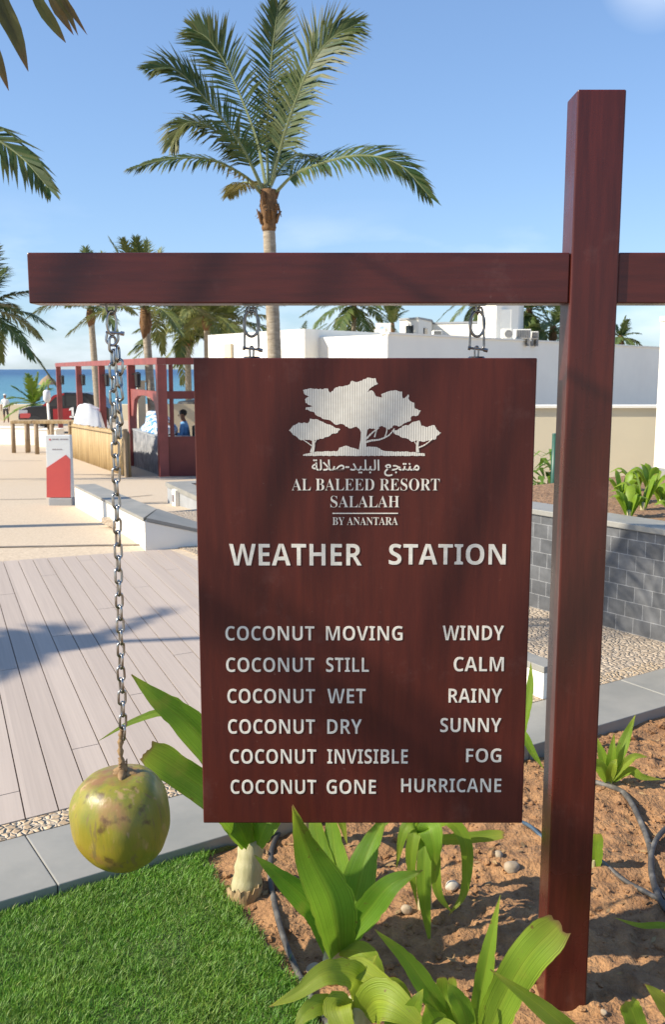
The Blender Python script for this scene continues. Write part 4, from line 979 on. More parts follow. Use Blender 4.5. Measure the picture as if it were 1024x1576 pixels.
# drooping lily behind
b5 = ground(655, 1398, level=0.0); Yf = b5.y
p5 = thing('lily', (b5.x, b5.y, 0), 'limp lily whose long leaves droop to the soil, between board and pale stone', 'lily', LG)
stalk(p5, (b5.x, b5.y, -.02), at(652, 1250, Yf), .02, .016)
leaf(p5, [(648, 1290, Yf - .02), (640, 1265, Yf - .05), (622, 1280, Yf - .07), (610, 1338, Yf - .08)], 24, tint0=.22)
leaf(p5, [(652, 1300, Yf - .03), (640, 1280, Yf - .07), (633, 1330, Yf - .09), (643, 1397, Yf - .08)], 22, tint0=.26)
leaf(p5, [(656, 1290, Yf - .03), (655, 1300, Yf - .08), (653, 1370, Yf - .12), (663, 1460, Yf - .14)], 25, tint0=.14, wmax=.6)
leaf(p5, [(660, 1285, Yf), (668, 1300, Yf - .05), (674, 1370, Yf - .08), (697, 1406, Yf - .08)], 20, tint0=.24)
leaf(p5, [(655, 1280, Yf), (690, 1262, Yf - .02), (718, 1300, Yf - .04), (715, 1372, Yf - .05), (690, 1410, Yf - .06)], 22, tint0=.26)
leaf(p5, [(658, 1290, Yf), (690, 1292, Yf + .02), (735, 1288, Yf + .02), (777, 1284, Yf + .02)], 18, tint0=.28, trunc=True)
leaf(p5, [(655, 1300, Yf + .02), (650, 1240, Yf + .05), (665, 1180, Yf + .1)], 32, tint0=.1)
leaf(p5, [(650, 1300, Yf + .02), (630, 1240, Yf + .05), (590, 1262, Yf + .06), (575, 1300, Yf + .05)], 26, tint0=.12)
leaf(p5, [(656, 1320, Yf - .04), (660, 1275, Yf - .07), (668, 1300, Yf - .1), (670, 1340, Yf - .1)], 40, tint0=.1)
b11 = ground(470, 1300, level=0.0)
p11 = thing('lily', (b11.x, b11.y, 0), 'shaded lily behind the board, leaf ends showing under its lower edge left of centre', 'lily', LG)
stalk(p11, (b11.x, b11.y, -.02), (b11.x, b11.y, .10), .022, .018)
for pts, w_, tt in (([(470, 1270, b11.y), (490, 1230, b11.y), (520, 1250, b11.y - .05), (535, 1300, b11.y - .08)], 26, .3), ([(470, 1270, b11.y), (520, 1220, b11.y + .05), (580, 1230, b11.y + .05), (630, 1275, b11.y + .02)], 24, .2), ([(470, 1275, b11.y), (462, 1200, b11.y + .03), (470, 1120, b11.y + .1)], 36, .2)):
    leaf(p11, pts, w_, tint0=tt)
b12 = ground(610, 1650, level=0.0)
p12 = thing('lily', (b12.x, b12.y, 0), 'lily at the bottom edge between the yellow lily and the torn leaf, short upright leaves', 'lily', LG)
stalk(p12, (b12.x, b12.y, -.02), at(612, 1620, b12.y), .024, .02)
for pts, w_, tt in (([(614, 1630, b12.y), (622, 1585, b12.y), (640, 1545, b12.y - .02), (652, 1522, b12.y - .02)], 34, .3), ([(610, 1630, b12.y), (604, 1580, b12.y + .02), (590, 1545, b12.y + .03)], 30, .22), ([(616, 1632, b12.y), (650, 1590, b12.y - .04), (690, 1580, b12.y - .06), (716, 1600, b12.y - .08)], 32, .4)):
    leaf(p12, pts, w_, tint0=tt)
# small lily right of the post
b6 = ground(938, 1202, level=0.0); Yg = b6.y
p6 = thing('lily', (b6.x, b6.y, 0), 'small bright lily on the soil just right of the post', 'lily', LG)
stalk(p6, (b6.x, b6.y, -.02), at(938, 1192, Yg), .014, .012)
for pts, w_, tt in (([(940, 1198, Yg), (955, 1160, Yg - .02), (967, 1128, Yg), (979, 1100, Yg)], 18, .2), ([(938, 1198, Yg), (942, 1165, Yg - .03), (946, 1128, Yg - .03)], 15, .25), ([(936, 1200, Yg), (930, 1170, Yg), (920, 1135, Yg + .02)], 18, .2),
                    ([(942, 1200, Yg), (960, 1178, Yg - .03), (978, 1164, Yg - .04), (998, 1165, Yg - .04)], 14, .42), ([(944, 1202, Yg), (970, 1186, Yg - .03), (990, 1196, Yg - .05), (1022, 1200, Yg - .05)], 14, .3), ([(936, 1202, Yg), (925, 1180, Yg - .05), (912, 1165, Yg - .06)], 20, .3),
                    ([(938, 1203, Yg - .02), (944, 1180, Yg - .06), (950, 1168, Yg - .06)], 16, .5)):
    leaf(p6, pts, w_, tint0=tt, fold=.5)
b7 = ground(914, 1336, level=0.0)
p7 = thing('lily', (b7.x, b7.y, 0), 'single stubby lily leaf sprouting right against the post', 'lily', LG)
stalk(p7, (b7.x, b7.y, -.02), (b7.x, b7.y, .03), .010, .008)
leaf(p7, [(914, 1338, b7.y), (917, 1315, b7.y - .01), (918, 1282, b7.y - .01)], 24, tint0=.2, trunc=True)
leaf(p7, [(912, 1340, b7.y), (908, 1318, b7.y), (904, 1300, b7.y)], 18, tint0=.3)
b8 = ground(1000, 1640, level=0.0)
p8 = thing('lily', (b8.x, b8.y, 0), 'lily with bright yellow leaf tips at the bottom right corner', 'lily', LG)
stalk(p8, (b8.x, b8.y, -.02), at(1000, 1620, b8.y), .02, .018)
leaf(p8, [(1000, 1630, b8.y), (985, 1590, b8.y - .02), (975, 1560, b8.y - .03), (966, 1540, b8.y - .03)], 36, tint0=.22, trunc=True, wave=.08)
leaf(p8, [(1060, 1600, b8.y), (1040, 1560, b8.y - .02), (1018, 1538, b8.y - .03), (994, 1514, b8.y - .03)], 36, tint0=.72, wave=.08, tip=.1, tipt=.2)
b9 = ground(800, 1165, level=.0)
p9 = thing('lily', (b9.x, b9.y, 0), 'lily mostly hidden behind the right edge of the board by the kerb', 'lily', LG)
stalk(p9, (b9.x, b9.y, -.02), (b9.x, b9.y, .06), .016, .014)
leaf(p9, [(796, 1165, b9.y), (806, 1110, b9.y - .02), (816, 1060, b9.y), (818, 1018, b9.y + .02)], 17, tint0=.2)
leaf(p9, [(798, 1165, b9.y), (804, 1130, b9.y - .05), (822, 1160, b9.y - .08), (838, 1184, b9.y - .1)], 14, tint0=.12)
leaf(p9, [(796, 1165, b9.y), (790, 1100, b9.y), (770, 1060, b9.y), (740, 1040, b9.y)], 22, tint0=.12)
b10 = ground(1060, 1440, level=0.0)
p10 = thing('lily', (b10.x, b10.y, 0), 'lily outside the right edge with one thin leaf lying over the soil', 'lily', LG)
stalk(p10, (b10.x, b10.y, -.02), (b10.x, b10.y, .05), .016, .014)
leaf(p10, [(1060, 1432, b10.y), (1020, 1424, b10.y - .02), (985, 1424, b10.y - .02), (945, 1412, b10.y - .02)], 11, tint0=.25, tip=.5)

# ---- irrigation hoses
def hose(pts, wpx, label, m):
    P = [ground(x, y, level=0.0) for x, y in pts]; r = wpx / FPX * sum(p.y for p in P) / len(P) / 2 * .82
    Q = spline([(p.x, p.y, soil_h(p.x, p.y) + r * .9 + .002) for p in P], 50)
    mb = MB(); mb.tube(Q, r, seg=10); o = mb.build('hose', m, smooth=True, origin=Q[0]); tag(o, label, 'hose', 'irrigation hoses on the soil')
hose([(436, 1265), (419, 1300), (416, 1350), (428, 1420), (450, 1476), (485, 1540), (520, 1600), (540, 1650)], 13, 'dark grey hose running along the lawn side of the bed', M['hose'])
hose([(880, 1192), (925, 1200), (962, 1225), (988, 1265), (1002, 1310), (1004, 1345), (1015, 1385), (1040, 1420)], 12, 'mottled grey hose curving down the soil right of the post', M['hose'])
hose([(1060, 1260), (1030, 1272), (1008, 1300), (1003, 1335), (1012, 1365), (1035, 1395)], 11, 'grey hose looping in from the right edge of the soil', M['hose'])
hose([(925, 1331), (960, 1352), (1000, 1378), (1040, 1400)], 10, 'straight thin hose catching light, right of the post foot', M['hose'])
hose([(760, 1245), (800, 1262), (818, 1275), (845, 1292), (880, 1305)], 8, 'short blue black hose between board corner and post', M['hose_blue'])

# ================================================================ PALMS
def frond_mesh(mb, path, L, n, nrm, droop=.35, wid=.028, tint=0.05, tiptint=.25, start=.13, rad=.022, rag_=.12, lift=.15, taper=.30, browntail=0.0):
    P = spline(path, n); up = Vector((0, 0, 1))
    mb.tube(P[::2] + ([P[-1]] if (n - 1) % 2 else []), [max(.004, rad * (1 - .88 * i / (n / 2))) for i in range(len(P[::2]) + (1 if (n - 1) % 2 else 0))], seg=5, mi=1)
    nv = Vector(nrm).normalized(); tot = n - 1
    for i in range(int(n * start), n):
        t = (i - n * start) / (n * (1 - start))
        T = (P[min(i + 1, tot)] - P[max(i - 1, 0)]).normalized()
        s = T.cross(nv).normalized(); nn = s.cross(T).normalized()
        ln = L * (.55 + .45 * math.sin(min(1, t * 1.6 + .15) * math.pi / 2)) * (1 - (1 - taper) * max(0, (t - .45) / .55) ** 1.5)
        A = R(60 - 38 * t)
        for sd in (-1, 1):
            if random.random() < .03: continue
            a = A + random.uniform(-.12, .12); l_ = ln * random.uniform(1 - rag_, 1 + rag_)
            d = (T * math.cos(a) + s * sd * math.sin(a) + nn * (lift + random.uniform(-.12, .12))).normalized()
            p0 = P[i]; p1 = p0 + d * l_ * .5 - up * droop * l_ * .12
            d2 = (d - up * droop * random.uniform(.7, 1.3)).normalized(); p2 = p1 + d2 * l_ * .5
            wv = (T - d * T.dot(d)).normalized() * wid * .5
            ti = min(1, max(0, tint + random.gauss(0, .06) + browntail * max(0, 1 - t * 2.5)))
            mb.add([p0 - wv * .6, p0 + wv * .6, p1 - wv, p1 + wv, p2], [(0, 1, 3, 2), (2, 3, 4)], tint=[ti, ti, ti, ti, min(1, ti + tiptint)])
def trunk_mesh(mb, p0, p1, r0, r1, n=40, bend=None):
    mid = (Vector(p0) + Vector(p1)) / 2 + (Vector(bend) if bend else Vector((0, 0, 0)))
    P = spline([p0, mid, p1], n)
    mb.tube(P, [(r0 + (r1 - r0) * (i / (n - 1)) + .25 * r0 * max(0, 1 - i / 5)) * (1 + .035 * (i % 2)) for i in range(n)], seg=14)

# ---- the tall palm behind the board
PY = 16.0
pb0 = at(428, 800, PY); zb_ = gz(PY)
cp = at(413, 300, PY)
palm = thing('palm_tree', (at(424, 560, PY).x, PY, zb_), 'tall coconut palm whose whole crown stands against the blue sky above the beam', 'palm tree')
mb = MB(); trunk_mesh(mb, (at(427, 640, PY).x, PY, zb_ - .2), tuple(at(414, 350, PY)), .135, .10, n=60, bend=(.02, 0, 0)); mb.build('trunk', M['trunk'], palm, smooth=True)
mb = MB(); a_, c_ = at(414, 356, PY), at(413, 292, PY)
mb.tube(spline([a_, a_.lerp(c_, .35) , a_.lerp(c_, .7), c_], 14), [.105 + .028 * math.sin(i / 13 * 2.6) + .012 * (i % 2) for i in range(14)], seg=12)
for k in range(16):
    a = k * 2.4; z = random.uniform(.05, .85); q = a_.lerp(c_, z); rr_ = .115
    mb.tube([q + Vector((rr_ * math.cos(a), rr_ * math.sin(a), 0)), q + Vector((rr_ * 1.45 * math.cos(a), rr_ * 1.45 * math.sin(a), .10 + .1 * random.random())), q + Vector((rr_ * 1.9 * math.cos(a), rr_ * 1.9 * math.sin(a), -.05 + .3 * random.random()))], [.035, .028, .006], seg=5)
mb.build('crown_base', M['fibre'], palm, smooth=True)
VIEW = Vector((0, -1, .12))
FR = [  # photo path from crown to tip with distance offsets, leaflet length, facing, droop
    ([(408, 300, 0), (370, 222, -.2), (312, 148, -.5), (270, 108, -.7), (231, 106, -.9)], .62, (.25, -.8, .75), .45, .10, 0),
    ([(410, 290, 0), (392, 205, .3), (352, 108, .5), (322, 62, .5), (298, 46, .5)], .68, (.25, -1, .2), .35, .10, 0),
    ([(413, 285, .1), (411, 200, .5), (417, 100, .8), (424, 40, .9), (428, 8, .9)], .56, (0, -1, .2), .20, .08, 0),
    ([(417, 285, -.1), (440, 200, -.3), (476, 105, -.5), (510, 60, -.6), (547, 38, -.6)], .78, (-.55, -1, .1), .60, .10, 0),
    ([(424, 296, 0), (462, 264, -.2), (545, 240, -.7), (612, 252, -1.0), (663, 303, -1.2)], .60, (.0, -.75, .7), .50, .06, 0),
    ([(404, 300, 0), (378, 272, -.3), (325, 246, -.7), (262, 245, -1.1), (203, 259, -1.3)], .52, (0, -.5, .9), .75, .12, .75),
    ([(406, 294, 0), (378, 240, .2), (330, 200, .1), (288, 190, -.1), (264, 222, -.2)], .66, (.1, -.6, .8), .75, .16, 0),
    ([(412, 296, .2), (436, 252, .8), (470, 238, 1.4), (500, 262, 1.8)], .55, (0, -.4, .9), .55, .05, 0),
    ([(415, 290, .1), (428, 215, .6), (446, 150, 1.0), (462, 122, 1.2)], .66, (-.1, -1, .3), .25, .02, 0),
    ([(409, 300, -.05), (392, 284, .5), (370, 282, 1.1), (352, 300, 1.5)], .45, (0, -.3, .95), .8, .35, .5),
]
for pts, L_, nr, dr, ti, bt in FR:
    mb = MB(); frond_mesh(mb, [at(x, y, PY + d) for x, y, d in pts], L_ * 1.04, 100, nr, droop=dr, wid=.037, tint=ti, tiptint=.22, rad=.030, start=.16, lift=.12, browntail=bt)
    mb.build('frond', [M['frond'], M['rachis']], palm, normals=False)

# ---- other palms
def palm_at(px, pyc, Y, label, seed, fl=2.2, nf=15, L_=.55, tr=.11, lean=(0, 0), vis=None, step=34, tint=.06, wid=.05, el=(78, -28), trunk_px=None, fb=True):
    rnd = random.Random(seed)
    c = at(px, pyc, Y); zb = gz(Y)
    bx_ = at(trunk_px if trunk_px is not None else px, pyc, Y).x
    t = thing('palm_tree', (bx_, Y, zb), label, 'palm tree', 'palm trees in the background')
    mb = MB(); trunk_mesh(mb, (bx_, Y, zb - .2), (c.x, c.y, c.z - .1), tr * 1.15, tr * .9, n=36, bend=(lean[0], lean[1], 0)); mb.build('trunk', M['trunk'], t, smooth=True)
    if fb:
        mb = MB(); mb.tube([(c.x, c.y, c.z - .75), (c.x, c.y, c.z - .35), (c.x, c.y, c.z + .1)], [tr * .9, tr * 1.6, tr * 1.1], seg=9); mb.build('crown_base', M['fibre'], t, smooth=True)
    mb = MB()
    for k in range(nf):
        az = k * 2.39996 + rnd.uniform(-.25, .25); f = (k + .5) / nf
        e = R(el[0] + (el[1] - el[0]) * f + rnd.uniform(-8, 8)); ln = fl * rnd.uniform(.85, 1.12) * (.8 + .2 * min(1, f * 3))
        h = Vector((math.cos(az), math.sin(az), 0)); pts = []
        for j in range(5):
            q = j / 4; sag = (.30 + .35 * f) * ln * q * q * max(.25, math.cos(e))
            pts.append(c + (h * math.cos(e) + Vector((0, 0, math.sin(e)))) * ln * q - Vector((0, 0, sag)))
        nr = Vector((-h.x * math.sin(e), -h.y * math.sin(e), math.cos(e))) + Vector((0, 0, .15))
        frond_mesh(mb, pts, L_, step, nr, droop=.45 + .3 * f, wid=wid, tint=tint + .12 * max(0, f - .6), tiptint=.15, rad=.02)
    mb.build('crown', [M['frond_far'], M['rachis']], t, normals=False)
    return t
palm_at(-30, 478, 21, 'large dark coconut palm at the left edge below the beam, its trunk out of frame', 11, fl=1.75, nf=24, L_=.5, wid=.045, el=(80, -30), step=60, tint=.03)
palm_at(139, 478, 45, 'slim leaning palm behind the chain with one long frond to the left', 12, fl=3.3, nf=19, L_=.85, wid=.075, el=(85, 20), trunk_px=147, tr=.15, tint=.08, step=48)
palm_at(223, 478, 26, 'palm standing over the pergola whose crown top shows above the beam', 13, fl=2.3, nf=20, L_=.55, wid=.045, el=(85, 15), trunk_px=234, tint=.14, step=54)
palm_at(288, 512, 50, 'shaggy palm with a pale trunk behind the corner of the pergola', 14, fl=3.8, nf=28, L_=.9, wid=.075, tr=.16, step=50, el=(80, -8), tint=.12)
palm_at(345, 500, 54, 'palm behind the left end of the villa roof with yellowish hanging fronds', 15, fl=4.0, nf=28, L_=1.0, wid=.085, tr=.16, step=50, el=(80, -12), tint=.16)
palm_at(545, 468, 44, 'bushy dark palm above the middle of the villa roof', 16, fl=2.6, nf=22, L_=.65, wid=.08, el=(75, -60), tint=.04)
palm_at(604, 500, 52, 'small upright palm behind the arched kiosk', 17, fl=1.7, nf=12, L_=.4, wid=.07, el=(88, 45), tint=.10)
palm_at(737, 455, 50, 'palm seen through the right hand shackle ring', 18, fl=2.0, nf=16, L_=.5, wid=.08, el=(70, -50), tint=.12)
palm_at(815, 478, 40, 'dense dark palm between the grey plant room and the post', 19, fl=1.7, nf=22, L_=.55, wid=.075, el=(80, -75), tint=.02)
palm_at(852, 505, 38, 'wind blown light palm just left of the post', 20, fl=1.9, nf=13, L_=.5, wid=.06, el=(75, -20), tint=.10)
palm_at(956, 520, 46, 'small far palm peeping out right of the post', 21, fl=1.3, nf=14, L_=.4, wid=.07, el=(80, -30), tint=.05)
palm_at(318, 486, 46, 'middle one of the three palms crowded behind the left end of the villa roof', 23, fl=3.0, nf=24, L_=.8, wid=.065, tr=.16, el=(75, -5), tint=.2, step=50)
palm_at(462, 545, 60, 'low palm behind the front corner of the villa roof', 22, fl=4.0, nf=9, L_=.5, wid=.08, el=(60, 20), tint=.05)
# young palm by the beach
yp = at(52, 622, 55)
t = thing('young_palm', (yp.x, 55, gz(55)), 'short bright green young palm in front of the sea at the far left', 'palm tree', 'palm trees in the background')
mb = MB()
for k in range(13):
    az = k * 2.4; e = R(80 - 95 * k / 13); h = Vector((math.cos(az), math.sin(az), 0)); ln = 1.9 + .25 * math.sin(k * 3)
    pts = [yp + (h * math.cos(e) + Vector((0, 0, math.sin(e)))) * ln * q - Vector((0, 0, .35 * ln * q * q * max(.25, math.cos(e)))) for q in (0, .25, .5, .75, 1)]
    frond_mesh(mb, pts, .6, 30, Vector((-h.x * math.sin(e), -h.y * math.sin(e), math.cos(e) + .1)), droop=.3, wid=.10, tint=.42 if k < 4 else .2 + .03 * (k % 4), rad=.03)
M['frond_young'] = mat('young palm frond', (.10, .23, .03), (.06, .14, .025), scale=1, rough=.5, transl=.3, tint=(.38, .44, .05))
mb.build('crown', [M['frond_young'], M['rachis']], t, normals=False)
mb = MB(); mb.tube([(yp.x, 55, gz(55) - .1), (yp.x, 55, yp.z)], [.22, .16], seg=10); mb.build('trunk', M['trunk'], t, smooth=True)

# ---- near palm on the left: hanging leaflet tips in the top left corner, its crown out of the frame
NY = 4.3
npm = thing('palm_tree', (-6.85, 3.3, .03), 'near palm outside the left edge, large leaflet tips hanging into the top left corner', 'palm tree')
nc = Vector((-6.75, 3.3, 4.0))
mb = MB(); trunk_mesh(mb, (-6.85, 3.3, -.1), (nc.x, nc.y, nc.z - .1), .17, .13, n=40); mb.build('trunk', M['trunk'], npm, smooth=True)
mb = MB(); mb.tube([nc - Vector((0, 0, .7)), nc - Vector((0, 0, .3)), nc + Vector((0, 0, .15))], [.14, .24, .15], seg=10); mb.build('crown_base', M['fibre'], npm, smooth=True)
def ribbon(mb, pts, w, tint, tipt):
    P = spline(pts, 9); V_, T_ = [], []
    for i, p in enumerate(P):
        d = (P[min(i + 1, 8)] - P[max(i - 1, 0)]).normalized(); s = d.cross((Vector((0, 0, CAMZ)) - p).normalized()).normalized(); t_ = i / 8
        ww_ = w * .5 * (min(1, .55 + t_) if t_ < .5 else max(.03, 1 - ((t_ - .5) / .5) ** 1.7))
        n_ = s.cross(d)
        V_ += [p - s * ww_ + n_ * ww_ * .35, p, p + s * ww_ + n_ * ww_ * .35]; T_ += [min(1, tint + (tipt * max(0, (t_ - .72) / .28)))] * 3
    mb.add(V_, [f for i in range(8) for f in ((i * 3, i * 3 + 1, i * 3 + 4, i * 3 + 3), (i * 3 + 1, i * 3 + 2, i * 3 + 5, i * 3 + 4))], tint=T_)
M['frond_near'] = mat('near palm leaflet', (.115, .135, .030), (.075, .085, .024), scale=6, rough=.45, transl=.35, tint=(.20, .085, .035), stretch=(1, 1, 1))
mb = MB()
tipf = at(150, -120, NY - .4)
fp = spline([nc, nc.lerp(tipf, .45) + Vector((0, 0, .75)), tipf], 60)
mb.tube(fp, [.035 * (1 - .85 * i / 59) for i in range(60)], seg=6, mi=1)
for i in range(14, 60):
    for sd in (-1, 1):
        q = fp[i]; end = q + Vector((.12 + .1 * random.random(), sd * .35, -.45 - .1 * random.random())) * (1.1 - .5 * (i / 59))
        if to_uv(end) and (lambda d: abs(d.x / d.y * FPX) < 700 and (d.z / d.y) < .375)(end - Vector((0, 0, CAMZ))) and end.x / end.y > -.36: continue
        ribbon(mb, [q, q.lerp(end, .5) + Vector((0, 0, .10)), end], .038, .15, .5)
for pts, w_, ti in (([(-40, -120), (0, 0), (24, 55), (43, 110)], 24, .15), ([(-25, -60), (-2, 10), (14, 45), (38, 95)], 16, .05), ([(-30, 10), (-10, 70), (2, 108), (13, 140)], 13, .35),
                    ([(20, -90), (58, 0), (82, 38), (101, 66)], 16, .12), ([(50, -90), (80, 0), (97, 28), (113, 54)], 12, .45), ([(55, -100), (88, -8), (104, 20), (120, 55)], 11, .2), ([(60, -100), (95, -8), (112, 20), (134, 54)], 9, .4)):
    P_ = [at(x, y, NY - .3 + .02 * k) for k, (x, y) in enumerate(pts)]
    ribbon(mb, P_, w_ / FPX * NY, ti, .6)
mb.build('frond', [M['frond_near'], M['rachis']], npm, normals=False)
for k in range(4):      # remaining fronds, off to the left and rear
    az = R(160 + 24 * k); e = R(60 - 12 * (k % 4)); h = Vector((math.cos(az), math.sin(az), 0)); ln = 1.5
    pts = [nc + (h * math.cos(e) + Vector((0, 0, math.sin(e)))) * ln * q - Vector((0, 0, .55 * ln * q * q * math.cos(e))) for q in (0, .25, .5, .75, 1)]
    mb = MB(); frond_mesh(mb, pts, .5, 54, Vector((-h.x * math.sin(e), -h.y * math.sin(e), math.cos(e) + .1)), droop=.5, wid=.035, tint=.08, rad=.025); mb.build('frond', [M['frond'], M['rachis']], npm, normals=False)
# ---- second palm at the left, lower: one frond tip comes in
LP = 9.0
lc = at(-190, 250, LP)
lpm = thing('palm_tree', (lc.x, LP, gz(LP)), 'palm outside the left edge sending a single frond tip into the sky at the left', 'palm tree')
mb = MB(); trunk_mesh(mb, (lc.x - .1, LP, gz(LP) - .1), (lc.x, LP, lc.z - .1), .15, .11, n=40); mb.build('trunk', M['trunk'], lpm, smooth=True)
for pts, L_, nr, dr in (([(-190, 250, 0), (-110, 205, -.1), (-30, 205, -.3), (30, 240, -.4), (74, 289, -.5)], .42, (0, -.7, .7), .75), ([(-190, 250, 0), (-240, 170, .2), (-330, 150, .4), (-400, 200, .5)], .5, (0, -.6, .8), .5),
                        ([(-190, 250, 0), (-200, 160, .3), (-215, 90, .6), (-240, 40, .8)], .5, (0, -1, .2), .3), ([(-190, 250, 0), (-230, 260, -.4), (-300, 290, -.8), (-340, 360, -1)], .5, (0, -.5, .9), .6),
                        ([(-190, 250, 0), (-180, 180, .6), (-170, 120, 1.4), (-160, 90, 2.2)], .5, (0, -.9, .4), .4)):
    mb = MB(); frond_mesh(mb, [at(x, y, LP + d) for x, y, d in pts], L_, 54, nr, droop=dr, wid=.034, tint=.10, tiptint=.25, rad=.02); mb.build('frond', [M['frond'], M['rachis']], lpm, normals=False)

# ================================================================ LEFT MIDDLE GROUND
# white wall along the plaza with a slate top, tapering out beside the deck
wS, wF = ground(224, 847), ground(116, 779)
dW = (wF - wS); dW.z = 0; LW = dW.length; dW.normalize(); nW = Vector((dW.y, -dW.x, 0)); nW = nW if nW.x > 0 else -nW
zT0, zT1 = zat(797, wS.y), zat(746, wF.y)
lw2 = thing('low_wall', (wS.x, wS.y, gz(wS.y)), 'low white wall with grey top running from the red and white sign to the deck', 'wall')
def wall_run(a, b_, za, zb2, th, n_, z_base):
    return [Vector(a), Vector(b_), Vector(b_) + n_ * th, Vector(a) + n_ * th]
TW = .24
rE = ground(372, 835); dE = rE - wS; dE.z = 0; dE.normalize(); nE = Vector((-dE.y, dE.x, 0))
A_w, F_w, FR_w = Vector((wS.x, wS.y, 0)), Vector((wF.x, wF.y, 0)), Vector((wF.x, wF.y, 0)) + nW * TW
AR_w = A_w + nW * TW + dW * .75; E_w = Vector((rE.x, rE.y, 0)); ER_w = E_w + nE * .10
def ztop(p): return zT0 + (zT1 - zT0) * (Vector((p[0], p[1], 0)) - A_w).dot(dW) / LW
def zend(p): return .075 if (Vector((p[0], p[1], 0)) - E_w).length < .5 else ztop(p)
mb = MB(); mb.prism([(p.x, p.y) for p in (A_w, F_w, FR_w, AR_w)], -.8, lambda p: ztop(p) - .03); mb.build('wall_face', M['white'], lw2)
o1 = nW * -.012
mb = MB(); mb.prism([(p.x, p.y) for p in (A_w + o1, F_w + o1 + dW * .012, FR_w - o1 + dW * .012, AR_w - o1)], lambda p: ztop(p) - .028, ztop); mb.build('coping', M['slate'], lw2)
mb = MB(); mb.prism([(p.x, p.y) for p in (A_w + dE * .002, E_w, ER_w, AR_w + dE * .002)], -.5, lambda p: zend(p) - .03); mb.build('tapered_end', M['white'], lw2)
mb = MB(); mb.prism([(p.x, p.y) for p in (A_w + dE * .012 - nE * .01, E_w - nE * .01, ER_w, AR_w + dE * .02)], lambda p: zend(p) - .028, zend); mb.build('tapered_coping', M['slate'], lw2)
# thin dark drains across the plaza
M['drain'] = mat('dark slot drain', (.20, .16, .12), (.26, .21, .16), scale=9, rough=.7)
for (a, b_) in (((-60, 843), (222, 838)), ((-60, 770), (70, 768)), ((-60, 710), (64, 709)), ((188, 766), (234, 762)), ((200, 774), (256, 773))):
    p, q = ground(*a), ground(*b_); d = (q - p); d.z = 0; d.normalize(); n_ = Vector((-d.y, d.x, 0)) * .022; mb = MB()
    for i in range(8):
        s0, s1 = p.lerp(q, i / 8), p.lerp(q, (i + 1) / 8)
        mb.add([(*(s0 - n_)[:2], gz(s0.y) + .004), (*(s1 - n_)[:2], gz(s1.y) + .004), (*(s1 + n_)[:2], gz(s1.y) + .004), (*(s0 + n_)[:2], gz(s0.y) + .004)], [(0, 1, 2, 3)])
    struct(mb.build('drain', M['drain']))
# red and white sign panel
sA, sB = ground(73, 779), ground(110, 776); sY = (sA.y + sB.y) / 2
tot = thing('information_sign', ((sA.x + sB.x) / 2, sY, gz(sY)), 'upright sign panel, pale grey above and red below, standing on the plaza', 'sign')
def pp(x, y): return at(x, y, sY)
x0, x1, zt_ = pp(70.5, 700).x, pp(108.5, 700).x, zat(670, sY)
mb = MB(); mb.box(((x0 + x1) / 2, sY + .05, (zt_ + zat(766, sY)) / 2), (x1 - x0, .10, zt_ - zat(766, sY))); mb.build('panel', M['sign_grey'], tot, bevel=.006)
mb = MB(); mb.box(((x0 + x1) / 2 + .005, sY + .05, (zat(766, sY) + gz(sY)) / 2 - .02), (x1 - x0 - .01, .14, zat(766, sY) - gz(sY) + .03)); mb.build('base', M['concrete'], tot, bevel=.01)
mb = MB(); mb.poly([(pp(x, y).x, sY - .001, pp(x, y).z) for x, y in ((71.2, 720), (101, 700), (108, 707), (108.2, 765.5), (71.6, 765.5))], (0, -.006, 0)); mb.build('red_field', M['red_panel'], tot)
mb = MB(); q = pp(76.5, 676.5); mb.box((q.x, sY - .002, q.z), (.022, .004, .020)); mb.build('emblem', M['red_panel'], tot)
mb = MB()
for xa, xb in ((80, 84), (85, 90), (92, 95.5), (96.5, 104)): a, b_ = pp(xa, 676), pp(xb, 676); mb.box(((a.x + b_.x) / 2, sY - .0015, a.z), (b_.x - a.x, .003, .013))
mb.build('lettering', M['ink'], tot)
mb = MB()
for xa, xb in ((80, 86), (87, 90), (91, 95)): a, b_ = pp(xa, 691.5), pp(xb, 691.5); mb.box(((a.x + b_.x) / 2, sY - .0015, a.z), (b_.x - a.x, .003, .011))
mb.build('lettering', M['ink'], tot)

# pergola: posts along its left side, then the near corner and the front
pc_ = ground(252, 733); PZ = gz(pc_.y)
DP = Vector((-.405, 1, 0)); 
ZT, ZTb = zat(550.5, pc_.y), zat(561, pc_.y)
Pc = Vector((pc_.x, pc_.y, 0))
pg = thing('pergola', (Pc.x, Pc.y, PZ), 'long dark red timber pergola stand with open bays, beside the bamboo screen', 'pergola')
def tline(px):      # how far along DP the pixel column lies
    k = (px - 512) / FPX * math.sqrt(1 + 0)  # horizontal bearing
    k = k / math.cos(PITCH) * (1 - .0) if False else k * (math.cos(PITCH) + (788 - 560) / FPX * math.sin(PITCH)) ** -1
    return (Pc.x - k * Pc.y) / (k * DP.y - DP.x)
ts = [0] + [tline(px) for px in (201, 155.5, 120, 89)]
for t_ in ts:
    p = Pc + DP * t_; mb = MB(); zl = gz(p.y)
    wd_ = .22 if t_ == 0 else .20
    mb.box((p.x, p.y, (zl - .1 + ZTb) / 2), (wd_, wd_, ZTb - zl + .1), math.atan2(DP.y, DP.x) - math.pi / 2); mb.build('post', M['pergola'], pg)
p0_, p1_ = Pc - DP * .11, Pc + DP * (ts[-1] + .12); mid = (p0_ + p1_) / 2
mb = MB(); mb.box((mid.x, mid.y, (ZT + ZTb) / 2 + .003), (.24, (p1_ - p0_).length, ZT - ZTb), math.atan2(DP.y, DP.x) - math.pi / 2); mb.build('beam', M['pergola'], pg)
